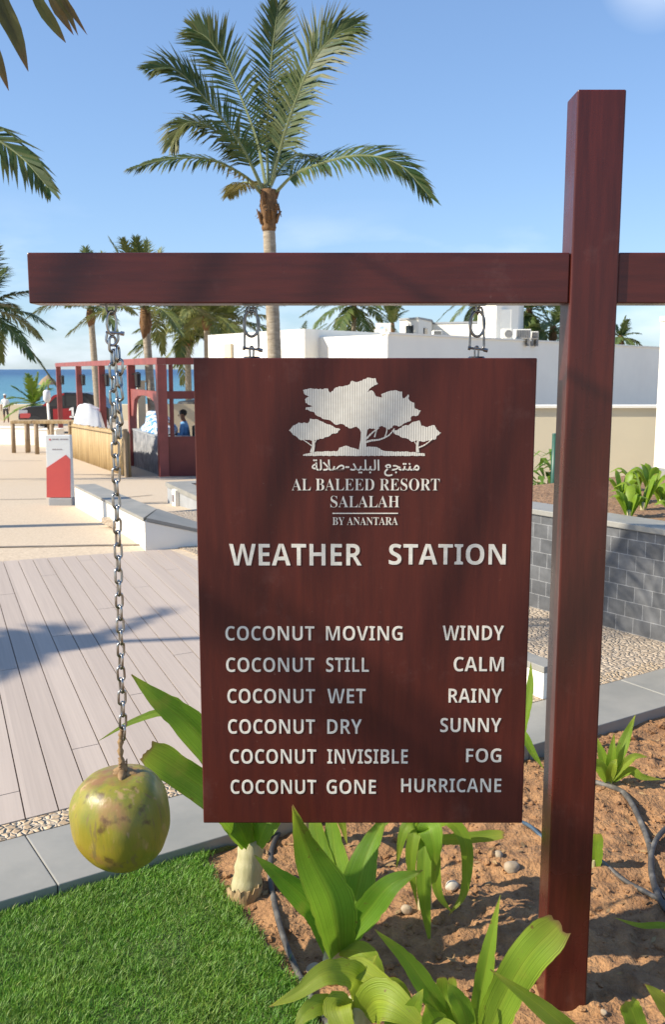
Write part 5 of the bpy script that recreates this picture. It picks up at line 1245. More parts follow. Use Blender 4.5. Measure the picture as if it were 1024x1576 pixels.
DF = Vector((1, .18, 0)).normalized(); FL = 4.6; HW = 4.2
f0, f1 = Pc + DF * .13, Pc + DF * FL; mid = (f0 + f1) / 2; rzF = math.atan2(DF.y, DF.x)
mb = MB(); mb.box((mid.x, mid.y, (ZT + ZTb) / 2), (FL - .13, .22, ZT - ZTb), rzF); mb.build('beam', M['pergola_dark'], pg)
zr1, zr0 = zat(602, pc_.y), zat(614, pc_.y)
mb = MB(); mb.box((mid.x, mid.y, (zr0 + zr1) / 2), (FL - .13, .16, zr1 - zr0), rzF); mb.build('rail', M['pergola_dark'], pg)
zpn = zat(672, pc_.y)
mb = MB(); mb.box((mid.x, mid.y, (zpn + PZ) / 2), (FL - .13, .10, zpn - PZ), rzF); mb.build('front_panel', M['pergola_dark'], pg)
for s_ in (.22, .98):
    q = Pc + DF * (s_ * 1.0 if s_ < .5 else 1.02); q2_ = q + Vector((0, .02, 0))
    mb = MB(); mb.box((q2_.x, q2_.y, (zpn + zr0) / 2), (.10, .13, zr0 - zpn - .004), rzF); mb.box((q2_.x, q2_.y, (zr1 + ZTb) / 2), (.10, .13, ZTb - zr1 - .004), rzF); mb.build('upright', M['pergola_dark'], pg)
for s_ in (2.4, FL - .1):
    q = Pc + DF * s_; mb = MB(); mb.box((q.x, q.y + .02, (zpn + zr0) / 2), (.14, .13, zr0 - zpn - .004), rzF); mb.box((q.x, q.y + .02, (zr1 + ZTb) / 2), (.14, .13, ZTb - zr1 - .004), rzF); mb.build('upright', M['pergola_dark'], pg)
# far side posts and beam
for t_ in ts[:3]:
    p = Pc + DP * (t_ + .2) + DF * FL; mb = MB(); mb.box((p.x, p.y, (gz(p.y) - .1 + ZTb) / 2), (.2, .2, ZTb - gz(p.y) + .1)); mb.build('post', M['pergola'], pg)
pA_, pB_ = Pc + DF * FL + DP * .1, Pc + DF * FL + DP * (ts[2] + .5); mid = (pA_ + pB_) / 2
mb = MB(); mb.box((mid.x, mid.y, (ZT + ZTb) / 2), (.22, (pB_ - pA_).length, ZT - ZTb), math.atan2(DP.y, DP.x) - math.pi / 2); mb.build('beam', M['pergola'], pg)
# cross rail and scalloped arch between corner post and second post
t1 = ts[1]; a3, b3 = Pc + DP * .12, Pc + DP * (t1 - .11)
def bay(s, z): q = a3.lerp(b3, s); return Vector((q.x, q.y, z))
zA1, zA0 = zat(601, pc_.y + 1.5), zat(612, pc_.y + 1.5)
zlow = zat(646, pc_.y + 1.5)
arch = [(0, zA1), (1, zA1), (1, zlow), (.93, zlow)] + [(.93 - .10 * k / 6, zlow + (zA0 - zlow - .07) * math.sin(k / 6 * math.pi / 2)) for k in range(1, 7)] + [(.72, zA0 + .02), (.5, zA0 + .05), (.28, zA0 + .02)] + [(.17 - .10 * k / 6, zlow + (zA0 - zlow - .07) * math.cos(k / 6 * math.pi / 2)) for k in range(0, 7)] + [(.07, zlow), (0, zlow)]
nP = Vector((DP.y, -DP.x, 0)).normalized()
mb = MB(); mb.poly([bay(s, z) + nP * .05 for s, z in arch], nP * -.10); mb.build('arch_panel', M['pergola'], pg)
# small lanterns hung inside the posts
for t_ in ts[1:]:
    p = Pc + DP * (t_ + .0) + Vector((.2, -.12, 0)); z = zat(585, p.y); mb = MB()
    mb.tube([(p.x, p.y, z + .22), (p.x, p.y, z + .18)], [.03, .10], seg=8); mb.tube([(p.x, p.y, z + .175), (p.x, p.y, z - .16)], [.09, .075], seg=8); mb.tube([(p.x, p.y, z - .165), (p.x, p.y, z - .20)], [.10, .05], seg=8); mb.box((p.x - .09, p.y + .02, z + .16), (.14, .03, .03)); mb.build('lantern', M['black'], pg)
# dark ceiling lamp tray seen in the front bay
q = Pc + DF * .62 + Vector((0, 1.2, 0)); mb = MB(); zz = zat(619, q.y)
mb.tube([(q.x, q.y, zz + .07), (q.x, q.y, zz + .02), (q.x, q.y, zz - .03)], [.10, .42, .46], seg=18); mb.tube([(q.x - .2, q.y, zz + .04), (q.x - .2, q.y, zr0)], .012, seg=6); mb.tube([(q.x + .2, q.y, zz + .04), (q.x + .2, q.y, zr0)], .012, seg=6); mb.build('hanging_lamp', M['black'], pg)
# counter inside the bay with towels on it
cA, cB = Pc + DP * .16 - nP * .02, Pc + DP * (t1 - .12) - nP * .02
zc_ = zat(671, pc_.y + .6)
ct = thing('counter', (cA.x, cA.y, gz(cA.y)), 'patchy grey stone counter below the towels in the pergola bay', 'counter')
mb = MB(); mb.prism([(p.x, p.y) for p in (cA, cB, cB + nP * .75, cA + nP * .75)], lambda p: gz(p[1]) - .05, zc_ - .05); mb.build('front', M['patina'], ct)
mb = MB(); mb.prism([(p.x, p.y) for p in (cA - nP * .015, cB - nP * .015, cB + nP * .78, cA + nP * .78)], zc_ - .048, zc_); mb.build('top', M['concrete'], ct)
bm = bmesh.new(); bmesh.ops.create_icosphere(bm, subdivisions=4, radius=1.0)
for v in bm.verts:
    k = 1 + .28 * noise.noise(v.co * 1.7 + Vector((4, 2, 1))) + .12 * noise.noise(v.co * 4.3)
    v.co = Vector((v.co.x * .36 * k, v.co.y * 1.3 * k, max(-.02, (v.co.z + .12) * .38 * k * (1 + .3 * math.sin(v.co.y * 3)))))
me = bpy.data.meshes.new('towel_pile'); bm.to_mesh(me); bm.free(); me.polygons.foreach_set('use_smooth', [True] * len(me.polygons)); me.materials.append(M['towel'])
o = bpy.data.objects.new('towel_pile', me); COL.objects.link(o); q = (cA + cB) / 2 + nP * .38; o.location = (q.x, q.y, zc_ + .02); o.rotation_euler = (0, 0, math.atan2(DP.y, DP.x) - math.pi / 2)
tag(o, 'heap of blue and white towels on the grey counter', 'towels')
# pole leaning inside the bay
q = Pc + DP * 2.2 + nP * 1.6
mb = MB(); mb.tube([(q.x - .12, q.y, zc_ - .6), (q.x, q.y, zat(612, q.y))], .035, seg=8); tag(mb.build('leaning_pole', M['black'], origin=(q.x - .12, q.y, zc_ - .6)), 'thin dark pole leaning above the towels inside the pergola', 'pole')
# wall of pale render behind the bay
q0, q1 = Pc + DP * 6.0 + DF * .9, Pc + DP * 6.0 + DF * 6
mb = MB(); mb.prism([(p.x, p.y) for p in (q0, q1, q1 + Vector((0, .2, 0)), q0 + Vector((0, .2, 0)))], -1.6, zat(622, q0.y)); tag(mb.build('rear_wall', M['cream'], origin=(q0.x, q0.y, -1.6)), 'sand coloured wall behind the seated man in the pergola', 'wall')
# cream pillar beside the second post
q = Pc + DP * (t1 + 1.2) + nP * .5; mb = MB(); mb.box((q.x, q.y, (zat(588, q.y) - 1.3) / 2), (.22, .22, zat(588, q.y) + 1.3), .3); mb.box((q.x, q.y, zat(588, q.y) + .02), (.28, .28, .05), .3)
tag(mb.build('stone_pillar', M['cream'], origin=(q.x, q.y, -1.3)), 'slim cream pillar behind the second pergola post', 'pillar')

# bamboo screen
bA, bB = ground(199, 734), ground(113, 704)
zb1 = zat(664, bA.y) - gz(bA.y)
scr = thing('bamboo_screen', (bA.x, bA.y, gz(bA.y)), 'rolled out bamboo screen fence in front of the pergola, running to the tables', 'fence')
mb = MB(); nb = 95; dB = (bB - bA); dB.z = 0
for k in range(nb):
    s = k / (nb - 1); p = bA.lerp(bB, s); z0 = gz(p.y) - .03; h = zb1 * (1 + .02 * math.sin(k * 1.7)) + random.uniform(-.03, .03)
    r = dB.length / nb * .56
    mb.tube([(p.x + random.uniform(-.012, .012), p.y, z0), (p.x + random.uniform(-.012, .012), p.y, z0 + h * .5), (p.x, p.y, z0 + h)], [r, r * 1.02, r * .93], seg=6)
mb.build('canes', M['bamboo'], scr, smooth=True)
for f in (.93,):
    mb = MB(); o_ = Vector((-.09, -.035, 0)); mb.tube([(bA.lerp(bB, s).x + o_.x, bA.lerp(bB, s).y + o_.y, gz(bA.lerp(bB, s).y) + zb1 * f) for s in np.linspace(0, 1, 12)], .012, seg=5); mb.build('tie', M['bamboo'], scr)
for s in (-.004, 1.004):
    p = bA.lerp(bB, s); mb = MB(); mb.tube([(p.x - .06, p.y - .06, gz(p.y) - .05), (p.x - .06, p.y - .06, gz(p.y) + zb1 + .06)], .055, seg=8); mb.build('stake', M['bamboo_dark'], scr)

# bar height tables
def bar_table(pxl, pxr, pyt, legs, pyb, label, depth=.75):
    g = ground((pxl + pxr) / 2, pyb); Y = g.y; zt = zat(pyt, Y)
    a, b_ = at(pxl, pyt, Y), at(pxr, pyt, Y)
    t = thing('bar_table', ((a.x + b_.x) / 2, Y, gz(Y)), label, 'table', 'timber tables on the plaza')
    mb = MB(); mb.box(((a.x + b_.x) / 2, Y + depth / 2, zt), (b_.x - a.x, depth, .10)); mb.build('tabletop', M['bamboo'], t, bevel=.01)
    for px, back in legs:
        x = at(px, pyb, Y).x; mb = MB(); yy = Y + (depth - .08 if back else .07); mb.tube([(x, yy, gz(yy) - .02), (x, yy, zt - .052)], .075, seg=8); mb.build('leg', M['bamboo_dark'], t, smooth=True)
bar_table(15, 47, 650, [(20, 0), (34, 1), (41, 0)], 697, 'tall timber table furthest left on the plaza')
bar_table(50, 116, 650, [(56, 0), (68, 1), (80, 0), (104, 1)], 699, 'tall timber table between the left table and the bamboo screen')

# white terrace blocks beyond the tables
for pa, pb_, pt, pbm, lab in (((-40, 0), (62, 0), 659, 684, 'low white terrace wall behind the left table'), ((60, 0), (90, 0), 662, 688, 'short white wall block behind the second table')):
    g = ground((pa[0] + pb_[0]) / 2, pbm); a, b_ = at(pa[0], pt, g.y), at(pb_[0], pt, g.y)
    t = thing('terrace_wall', ((a.x + b_.x) / 2, g.y, gz(g.y)), lab, 'wall'); mb = MB(); mb.box(((a.x + b_.x) / 2, g.y + .3, (a.z + gz(g.y)) / 2 - .05), (b_.x - a.x, .6, a.z - gz(g.y) + .1), -.25); mb.build('wall_face', M['white'], t)
    mb = MB(); mb.box(((a.x + b_.x) / 2, g.y + .3, a.z + .022), (b_.x - a.x + .06, .66, .04), -.25); mb.build('capping', M['white'], t)
g = ground(80, 654); a, b_ = at(-60, 641, 62), at(200, 641, 62)
mb = MB(); mb.box(((a.x + b_.x) / 2, 62, (zat(622, 62) - 2.2) / 2), (b_.x - a.x, .4, zat(622, 62) + 2.2)); tag(mb.build('beach_wall', M['cream'], origin=((a.x + b_.x) / 2, 62, -2.2), bevel=.05), 'pale beach wall in front of the sea behind the car', 'wall')

# post lamp
q = ground(76, 668); Yl = 34; x_ = at(74, 640, Yl).x
pl_ = thing('bollard_lamp', (x_, Yl, gz(Yl)), 'slim white post lamp with a rounded head in front of the car', 'lamp')
mb = MB(); mb.tube([(x_ + .05, Yl, gz(Yl)), (x_, Yl, zat(618, Yl))], .045, seg=10); mb.build('pole', M['white'], pl_, smooth=True)
zz = zat(608, Yl); mb = MB(); mb.tube([(x_ - .02, Yl, zz - .26), (x_ - .02, Yl, zz - .16), (x_ - .02, Yl, zz + .10), (x_ - .02, Yl, zz + .17), (x_ - .02, Yl, zz + .19)], [.07, .14, .13, .09, .02], seg=12); mb.build('lamp_head', M['sign_grey'], pl_, smooth=True)

# parked car, side on
CY = 46.0
cl_, cr_ = at(36, 640, CY), at(174, 640, CY); CLn = cr_.x - cl_.x; CZ = gz(CY); cxm = (cl_.x + cr_.x) / 2
car = thing('parked_car', (cxm, CY, CZ), 'dark red and black car with a white figure one on its side, beyond the pergola', 'car')
kx, kz = CLn / 4.6, (zat(603, CY) - CZ) / 1.5
side = [(-2.25, .38), (-2.3, .62), (-2.22, .86), (-1.75, .98), (-1.05, 1.02), (-.45, 1.40), (.1, 1.50), (1.2, 1.48), (1.75, 1.36), (2.12, 1.02), (2.28, .92), (2.3, .55), (2.22, .36)]
def carpt(x, z): return cxm + x * kx, CZ + z * kz
def loft(mb, prof, ys):
    n = len(prof); V_ = []
    for y, sx_, sz_ in ys:
        for x, z in prof:
            zz_ = z if z < .95 else .95 + (z - .95) * sz_
            V_.append((carpt(x * sx_, zz_)[0], CY + y, carpt(x, zz_)[1]))
    m_ = len(ys); fs = [(i * n + j, i * n + (j + 1) % n, (i + 1) * n + (j + 1) % n, (i + 1) * n + j) for i in range(m_ - 1) for j in range(n)]
    fs += [tuple(range(n)), tuple((m_ - 1) * n + j for j in range(n))]; mb.add(V_, fs)
mb = MB(); loft(mb, side, [(-.9, .97, .90), (-.82, 1, .98), (-.5, 1, 1), (.5, 1, 1), (.82, 1, .98), (.9, .97, .90)]); mb.build('body', M['car_black'], car)
for a0, a1, dm in ((-1.72, -.55, 'car_black'), (-.50, .42, 'car_red')):
    mb = MB(); mb.poly([(carpt(a0, 0)[0], CY - .905, carpt(0, .45)[1]), (carpt(a1, 0)[0], CY - .905, carpt(0, .45)[1]), (carpt(a1, 0)[0], CY - .905, carpt(0, .93)[1]), (carpt(a0, 0)[0], CY - .905, carpt(0, .90)[1])], (0, -.02, 0)); mb.build('door', M[dm], car)
mb = MB(); mb.poly([(carpt(x, z)[0], CY - .93, carpt(x, z)[1]) for x, z in ((-1.02, 1.02), (-.42, 1.40), (.10, 1.48), (.10, 1.40), (-.35, 1.32), (-.85, 1.00))], (0, .03, 0)); mb.build('roof_pillar', M['car_red'], car)
mb = MB(); mb.poly([(carpt(x, z)[0], CY - .915, carpt(x, z)[1]) for x, z in ((-.85, 1.0), (-.38, 1.30), (.1, 1.38), (.1, 1.0))], (0, .03, 0)); mb.build('window', M['glass'], car)
mb = MB(); mb.poly([(carpt(x, z)[0], CY - .915, carpt(x, z)[1]) for x, z in ((.2, 1.0), (.2, 1.38), (1.15, 1.36), (1.6, 1.0))], (0, .03, 0)); mb.build('window', M['glass'], car)
for x in (-1.45, 1.42):
    for yy in (-.82, .82):
        X_, Z_ = carpt(x, .33); wh = MB(); wh.tube([(X_, CY + yy - .12, Z_), (X_, CY + yy + .12, Z_)], .33 * kz, seg=22); wo = wh.build('wheel', M['black'], car)
        if yy < 0:
            rm = MB(); rm.tube([(X_, CY + yy - .125, Z_), (X_, CY + yy - .118, Z_)], .2 * kz, seg=18); rm.build('rim', M['steel'], wo)
mb = MB(); X_, Z_ = carpt(-2.0, .80); mb.box((X_, CY - .90, Z_), (.42 * kx, .10, .13 * kz), .25); mb.build('headlight', M['sign_grey'], car)
mb = MB(); X_, Z_ = carpt(-1.9, .66); mb.box((X_, CY - .93, Z_), (.52 * kx, .06, .17 * kz), .1); mb.build('lamp_trim', M['red_panel'], car)
# the figure 1
X_, Z_ = at(111.5, 634, CY - .94).x, zat(634, CY - .94)
mb = MB(); mb.box((X_, CY - .935, Z_), (.10, .012, .44)); mb.box((X_, CY - .935, Z_ - .235), (.32, .012, .08)); mb.poly([(X_ - .055, CY - .93, Z_ + .22), (X_ - .055, CY - .93, Z_ + .10), (X_ - .17, CY - .93, Z_ + .06), (X_ - .17, CY - .93, Z_ + .13)], (0, -.01, 0)); mb.build('number', M['shirt_white'], car)

# white covered cart behind the third pergola post
q = at(140, 640, 31)
bm = bmesh.new(); bmesh.ops.create_grid(bm, x_segments=22, y_segments=14, size=1.0)
hz_ = zat(622, 31) - gz(31)
for v in bm.verts:
    x, y = v.co.x, v.co.y; r = max(abs(x) ** 3, abs(y) ** 3)
    z = hz_ * (1 - .16 * (x + .35) ** 2) * (1 - .9 * min(1, max(0, (max(abs(x), abs(y)) - .62) / .38)) ** 1.2) + .05 * noise.noise(Vector((x * 3, y * 3, 7)))
    v.co = Vector((x * .52 * (1 + .35 * (1 - z / hz_)), y * .6 * (1 + .25 * (1 - z / hz_)), max(.02, z)))
me = bpy.data.meshes.new('covered_cart'); bm.to_mesh(me); bm.free(); me.polygons.foreach_set('use_smooth', [True] * len(me.polygons)); me.materials.append(M['cloth_white'])
o = bpy.data.objects.new('covered_cart', me); COL.objects.link(o); o.location = (q.x, 31, gz(31)); so_ = o.modifiers.new('thick', 'SOLIDIFY'); so_.thickness = .02
tag(o, 'white cloth cover draped over a cart behind the bamboo screen', 'cart cover')

# low dark planter in front of the pergola with its step light
L0, L1 = ground(236, 764), ground(258, 774); L2 = ground(300, 785)
zp0 = zat(742, L1.y)
p4_ = thing('planter_box', (L1.x, L1.y, gz(L1.y)), 'low dark grey planter in front of the pergola, half hidden by the board', 'planter')
ed = (L2 - L1); ed.z = 0; ed.normalize(); e2 = Vector((-ed.y, ed.x, 0)); e2 = e2 if e2.y > 0 else -e2
c1 = Vector((L1.x, L1.y, 0)); c2 = c1 + ed * 3.2; c4 = Vector((L0.x, L0.y, 0)) + Vector((-.3, 1.6, 0)); 
mb = MB(); mb.prism([(p.x, p.y) for p in (c1, c2, c2 + e2 * 2.4, c1 + e2 * 2.4)], -.7, zp0 - .06); mb.build('wall_face', M['concrete'], p4_)
mb = MB(); mb.prism([(p.x, p.y) for p in (c1 - ed * .02 - e2 * .02, c2 - e2 * .02, c2 + e2 * .26, c1 + e2 * .26 - ed * .02)], zp0 - .058, zp0); mb.prism([(p.x, p.y) for p in (c1 + e2 * .262 - ed * .02, c1 + e2 * .262 + ed * .24, c1 + e2 * 2.42 + ed * .24, c1 + e2 * 2.42 - ed * .02)], zp0 - .058, zp0); mb.build('coping', M['slate'], p4_)
mb = MB(); mb.prism([(p.x, p.y) for p in (c1 + ed * .242 + e2 * .262, c2 + e2 * .262, c2 + e2 * 2.38, c1 + ed * .242 + e2 * 2.38)], zp0 - .056, zp0 - .02); mb.build('soil', M['mulch'], p4_)
q = c1 + ed * .55 - e2 * .03; mb = MB(); zz = zat(768, q.y); mb.box((q.x, q.y, zz), (.17, .05, .24), math.atan2(ed.y, ed.x)); fx = mb.build('step_light', M['white'], p4_)
mb = MB(); mb.box((q.x - e2.x * .03, q.y - e2.y * .03, zz + .01), (.05, .02, .09), math.atan2(ed.y, ed.x)); mb.build('lens', M['ink'], fx)
M['groundcover'] = mat('low ground cover', (.10, .16, .035), (.16, .19, .05), scale=6, rough=.8, transl=.2)
mb = MB()
for k in range(900):
    s, t_ = random.uniform(.35, 3.0), random.uniform(.4, 2.2); p = c1 + ed * s + e2 * t_; h = random.uniform(.05, .16); a = random.uniform(0, 6.28); dx_, dy_ = math.cos(a) * .05, math.sin(a) * .05
    mb.add([(p.x - dy_ * .3, p.y + dx_ * .3, zp0 - .02), (p.x + dy_ * .3, p.y - dx_ * .3, zp0 - .02), (p.x + dx_ * 1.4, p.y + dy_ * 1.4, zp0 + h)], [(0, 1, 2)])
struct(mb.build('ground_cover', M['groundcover'], normals=False), 'stuff')

# ================================================================ PLANTER PLANTS (right)
def small_clump(px, py, dY, n, hpx, label, seed, wpx=15, name='planter_lily'):
    rnd = random.Random(seed); Yp = T1.y + dY; b = at(px, py, Yp); b.z = TOPZ
    t = thing(name, (b.x, b.y, TOPZ), label, 'plant', 'young lilies in the tiled planter')
    for k in range(n):
        a = rnd.uniform(0, 6.28); l_ = hpx / FPX * Yp * rnd.uniform(.7, 1.1); hx, hy = math.cos(a), math.sin(a); sp_ = rnd.uniform(.25, .9)
        P = [b, b + Vector((hx * sp_ * l_ * .25, hy * sp_ * l_ * .25, l_ * .45)), b + Vector((hx * sp_ * l_ * .6, hy * sp_ * l_ * .6, l_ * (.8 - .1 * sp_))), b + Vector((hx * sp_ * l_, hy * sp_ * l_, l_ * (1.0 - .55 * sp_)))]
        Q = spline(P, 12); W = wpx / FPX * Yp; mb = MB(); V_, T_ = [], []
        for i, p in enumerate(Q):
            u = i / 11; d = (Q[min(i + 1, 11)] - Q[max(i - 1, 0)]).normalized(); s = d.cross(Vector((hx, hy, .6))).normalized() if abs(d.dot(Vector((hx, hy, .6)).normalized())) < .97 else Vector((-hy, hx, 0))
            s = Vector((-hy, hx, 0)); nn = s.cross(d); wv = W * .5 * (math.sin(min(1, .3 + u * 1.3) * math.pi / 2) if u < .5 else max(.03, 1 - ((u - .5) / .5) ** 1.8))
            V_ += [p - s * wv + nn * wv * .4, p, p + s * wv + nn * wv * .4]; T_ += [.2 + .3 * max(0, u - .7) + .1 * rnd.random()] * 3
        mb.add(V_, [f for i in range(11) for f in ((i * 3, i * 3 + 1, i * 3 + 4, i * 3 + 3), (i * 3 + 1, i * 3 + 2, i * 3 + 5, i * 3 + 4))], tint=T_)
        mb.build('leaf', M['lily'], t, smooth=True, normals=False)
    mb = MB(); mb.tube([(b.x, b.y, TOPZ - .02), (b.x, b.y, TOPZ + .05)], [.022, .014], seg=8); mb.build('stalk', M['lily_stalk'], t, smooth=True)
small_clump(968, 808, .62, 10, 62, 'broader young lily clump in the tiled planter nearest to the post', 31)
small_clump(990, 797, .95, 9, 66, 'tall young lily behind the clump nearest to the post in the planter', 32)
small_clump(1018, 790, 1.2, 8, 48, 'small young lily near the white wall in the planter', 33)
small_clump(1040, 825, .5, 8, 52, 'young lily at the right edge of the photo in the planter', 34)
small_clump(958, 792, 1.3, 8, 54, 'young lily at the back of the planter, close to the post', 35)
small_clump(1002, 772, 1.7, 9, 52, 'young lily furthest back in the planter by the white wall', 36)
small_clump(980, 778, 1.9, 8, 46, 'young lily in the middle of the planter row along the rear wall', 37)
# leafy shrub and green pole behind the planter
SY = 8.6
sh = at(842, 760, SY)
shr = thing('shrub', (sh.x, SY, TOPZ - .1), 'long leaved green shrub round the green pole, left of the post', 'shrub')
mb = MB(); mb.tube([(sh.x, SY, 0), (sh.x + .02, SY, sh.z + .1), (sh.x + .05, SY, sh.z + .35)], [.03, .02, .012], seg=7); mb.tube([(sh.x, SY, sh.z - .15), (sh.x - .1, SY - .05, sh.z + .12)], [.018, .01], seg=6); mb.build('stem', M['bamboo_dark'], shr)
mb = MB(); rnd = random.Random(5)
for k in range(70):
    c = Vector((sh.x + rnd.uniform(-.12, .14), SY + rnd.uniform(-.12, .12), sh.z + rnd.uniform(-.15, .36))); a = rnd.uniform(0, 6.28); h = Vector((math.cos(a), math.sin(a), 0)); l_ = rnd.uniform(.14, .26); s = Vector((-h.y, h.x, 0)) * .028
    p1_, p2_ = c + h * l_ * .55 + Vector((0, 0, .05)), c + h * l_ + Vector((0, 0, -.02 - .06 * rnd.random()))
    mb.add([c - s * .3, c + s * .3, p1_ - s, p1_ + s, p2_], [(0, 1, 3, 2), (2, 3, 4)], tint=[.05 + .2 * rnd.random()] * 5)
mb.build('foliage', M['frond_young'], shr, normals=False)
sh2 = at(946, 760, SY)
shr2 = thing('shrub', (sh2.x, SY, TOPZ - .1), 'arching green shrub just right of the post behind the planter', 'shrub')
mb = MB(); mb.tube([(sh2.x - .1, SY, 0), (sh2.x - .08, SY, sh2.z + .1)], [.025, .012], seg=7); mb.build('stem', M['bamboo_dark'], shr2)
mb = MB()
for k in range(22):
    c = Vector((sh2.x - .08 + rnd.uniform(-.06, .06), SY + rnd.uniform(-.1, .1), sh2.z + rnd.uniform(-.05, .12))); a = rnd.uniform(0, 6.28); h = Vector((math.cos(a), math.sin(a), 0)); l_ = rnd.uniform(.14, .26); s = Vector((-h.y, h.x, 0)) * .026
    p1_, p2_ = c + h * l_ * .55 + Vector((0, 0, .05)), c + h * l_ + Vector((0, 0, -.04 - .06 * rnd.random()))
    mb.add([c - s * .3, c + s * .3, p1_ - s, p1_ + s, p2_], [(0, 1, 3, 2), (2, 3, 4)], tint=[.05 + .2 * rnd.random()] * 5)
mb.build('foliage', M['frond_young'], shr2, normals=False)
q = at(851, 780, 8.3); gp_ = thing('green_pole', (q.x, 8.3, gz(8.3)), 'dark green pole standing in the shrub left of the post', 'pole')
mb = MB(); mb.tube([(q.x, 8.3, gz(8.3)), (q.x, 8.3, zat(669, 8.3))], .024, seg=12); mb.build('shaft', M['green_pole'], gp_, smooth=True)
mb = MB(); mb.tube([(q.x, 8.3, zat(669, 8.3) + .001), (q.x, 8.3, zat(667, 8.3))], [.027, .020], seg=12); mb.build('cap', M['green_pole'], gp_)

# thatched parasol by the beach
q = at(74, 600, 70); tp = thing('thatched_parasol', (q.x, 70, gz(70)), 'small thatched beach parasol behind the post lamp', 'parasol')
mb = MB(); mb.tube([(q.x, 70, gz(70)), (q.x, 70, zat(585, 70))], .06, seg=7); mb.build('pole', M['bamboo_dark'], tp)
mb = MB(); mb.tube([(q.x, 70, zat(592, 70)), (q.x, 70, zat(584, 70)), (q.x, 70, zat(577, 70))], [.72, .45, .03], seg=14); mb.build('thatch', M['thatch'], tp)

# ================================================================ PEOPLE
def body_mesh(name, joints, edges, parent, mats, colour, root):
    """one continuous skinned body; colour(co) -> material slot"""
    me = bpy.data.meshes.new(name); me.from_pydata([j[0] for j in joints], edges, []); o = bpy.data.objects.new(name, me); COL.objects.link(o)
    sk = o.modifiers.new('skin', 'SKIN'); sk.use_smooth_shade = True
    lay = me.skin_vertices[0].data
    for i, j in enumerate(joints): lay[i].radius = (j[1], j[2] if len(j) > 2 else j[1]); lay[i].use_root = (i == root)
    sb_ = o.modifiers.new('sub', 'SUBSURF'); sb_.levels = sb_.render_levels = 2
    dg = bpy.context.evaluated_depsgraph_get(); nm = bpy.data.meshes.new_from_object(o.evaluated_get(dg)); bpy.data.objects.remove(o)
    nm.name = name; nm.materials.clear()
    for m_ in mats: nm.materials.append(m_)
    for p in nm.polygons: p.material_index = colour(p.center); p.use_smooth = True
    r = bpy.data.objects.new(name, nm); COL.objects.link(r); r.parent = parent; return r
def fingers(J, Eg, hand, d, side):
    d = Vector(d).normalized(); s = Vector(side).normalized()
    for k in range(4):
        b = len(J); o_ = s * (.030 - .020 * k); l_ = (.034, .040, .037, .028)[k]; c = d.cross(s) * .012
        J += [((Vector(J[hand][0]) + d * .05 + o_)[:], .0085), ((Vector(J[hand][0]) + d * (.05 + l_) + o_ + c * .5)[:], .0080), ((Vector(J[hand][0]) + d * (.05 + l_ * 1.8) + o_ + c * 2)[:], .0065)]
        Eg += [(hand, b), (b, b + 1), (b + 1, b + 2)]
    b = len(J); J += [((Vector(J[hand][0]) + d * .01 + s * .045)[:], .011), ((Vector(J[hand][0]) + d * .045 + s * .062)[:], .009)]; Eg += [(hand, b), (b, b + 1)]
def head_parts(t, hc, face, mats_hair, cap=None):
    f = Vector(face).normalized(); s = Vector((-f.y, f.x, 0))
    def blob(nm, c, r, m_, sub=2):
        bm = bmesh.new(); bmesh.ops.create_icosphere(bm, subdivisions=sub, radius=1.0)
        for v in bm.verts: v.co = Vector(c) + s * v.co.x * r[0] + f * v.co.y * r[1] + Vector((0, 0, v.co.z * r[2]))
        me = bpy.data.meshes.new(nm); bm.to_mesh(me); bm.free(); me.polygons.foreach_set('use_smooth', [True] * len(me.polygons)); me.materials.append(m_)
        o = bpy.data.objects.new(nm, me); COL.objects.link(o); o.parent = t; return o
    h = Vector(hc)
    blob('hair', h + Vector((0, 0, .045)) - f * .018, (.083, .098, .088), mats_hair, 3)
    for sg in (-1, 1): blob('eye', h + f * .086 + s * sg * .032 + Vector((0, 0, .0)), (.012, .008, .007), M['black'], 1); 
    for sg in (-1, 1): blob('ear', h + s * sg * .080 - f * .005 + Vector((0, 0, -.005)), (.012, .020, .032), M['skin'], 1)
    blob('nose', h + f * .098 + Vector((0, 0, -.025)), (.014, .018, .022), M['skin'], 2); blob('mouth', h + f * .084 + Vector((0, 0, -.062)), (.024, .008, .006), M['red_panel'], 1)
    if cap: blob('cap', h + Vector((0, 0, .07)), (.092, .105, .062), cap, 3); blob('cap_brim', h + Vector((0, 0, .065)) + f * .10, (.07, .08, .010), cap, 2)

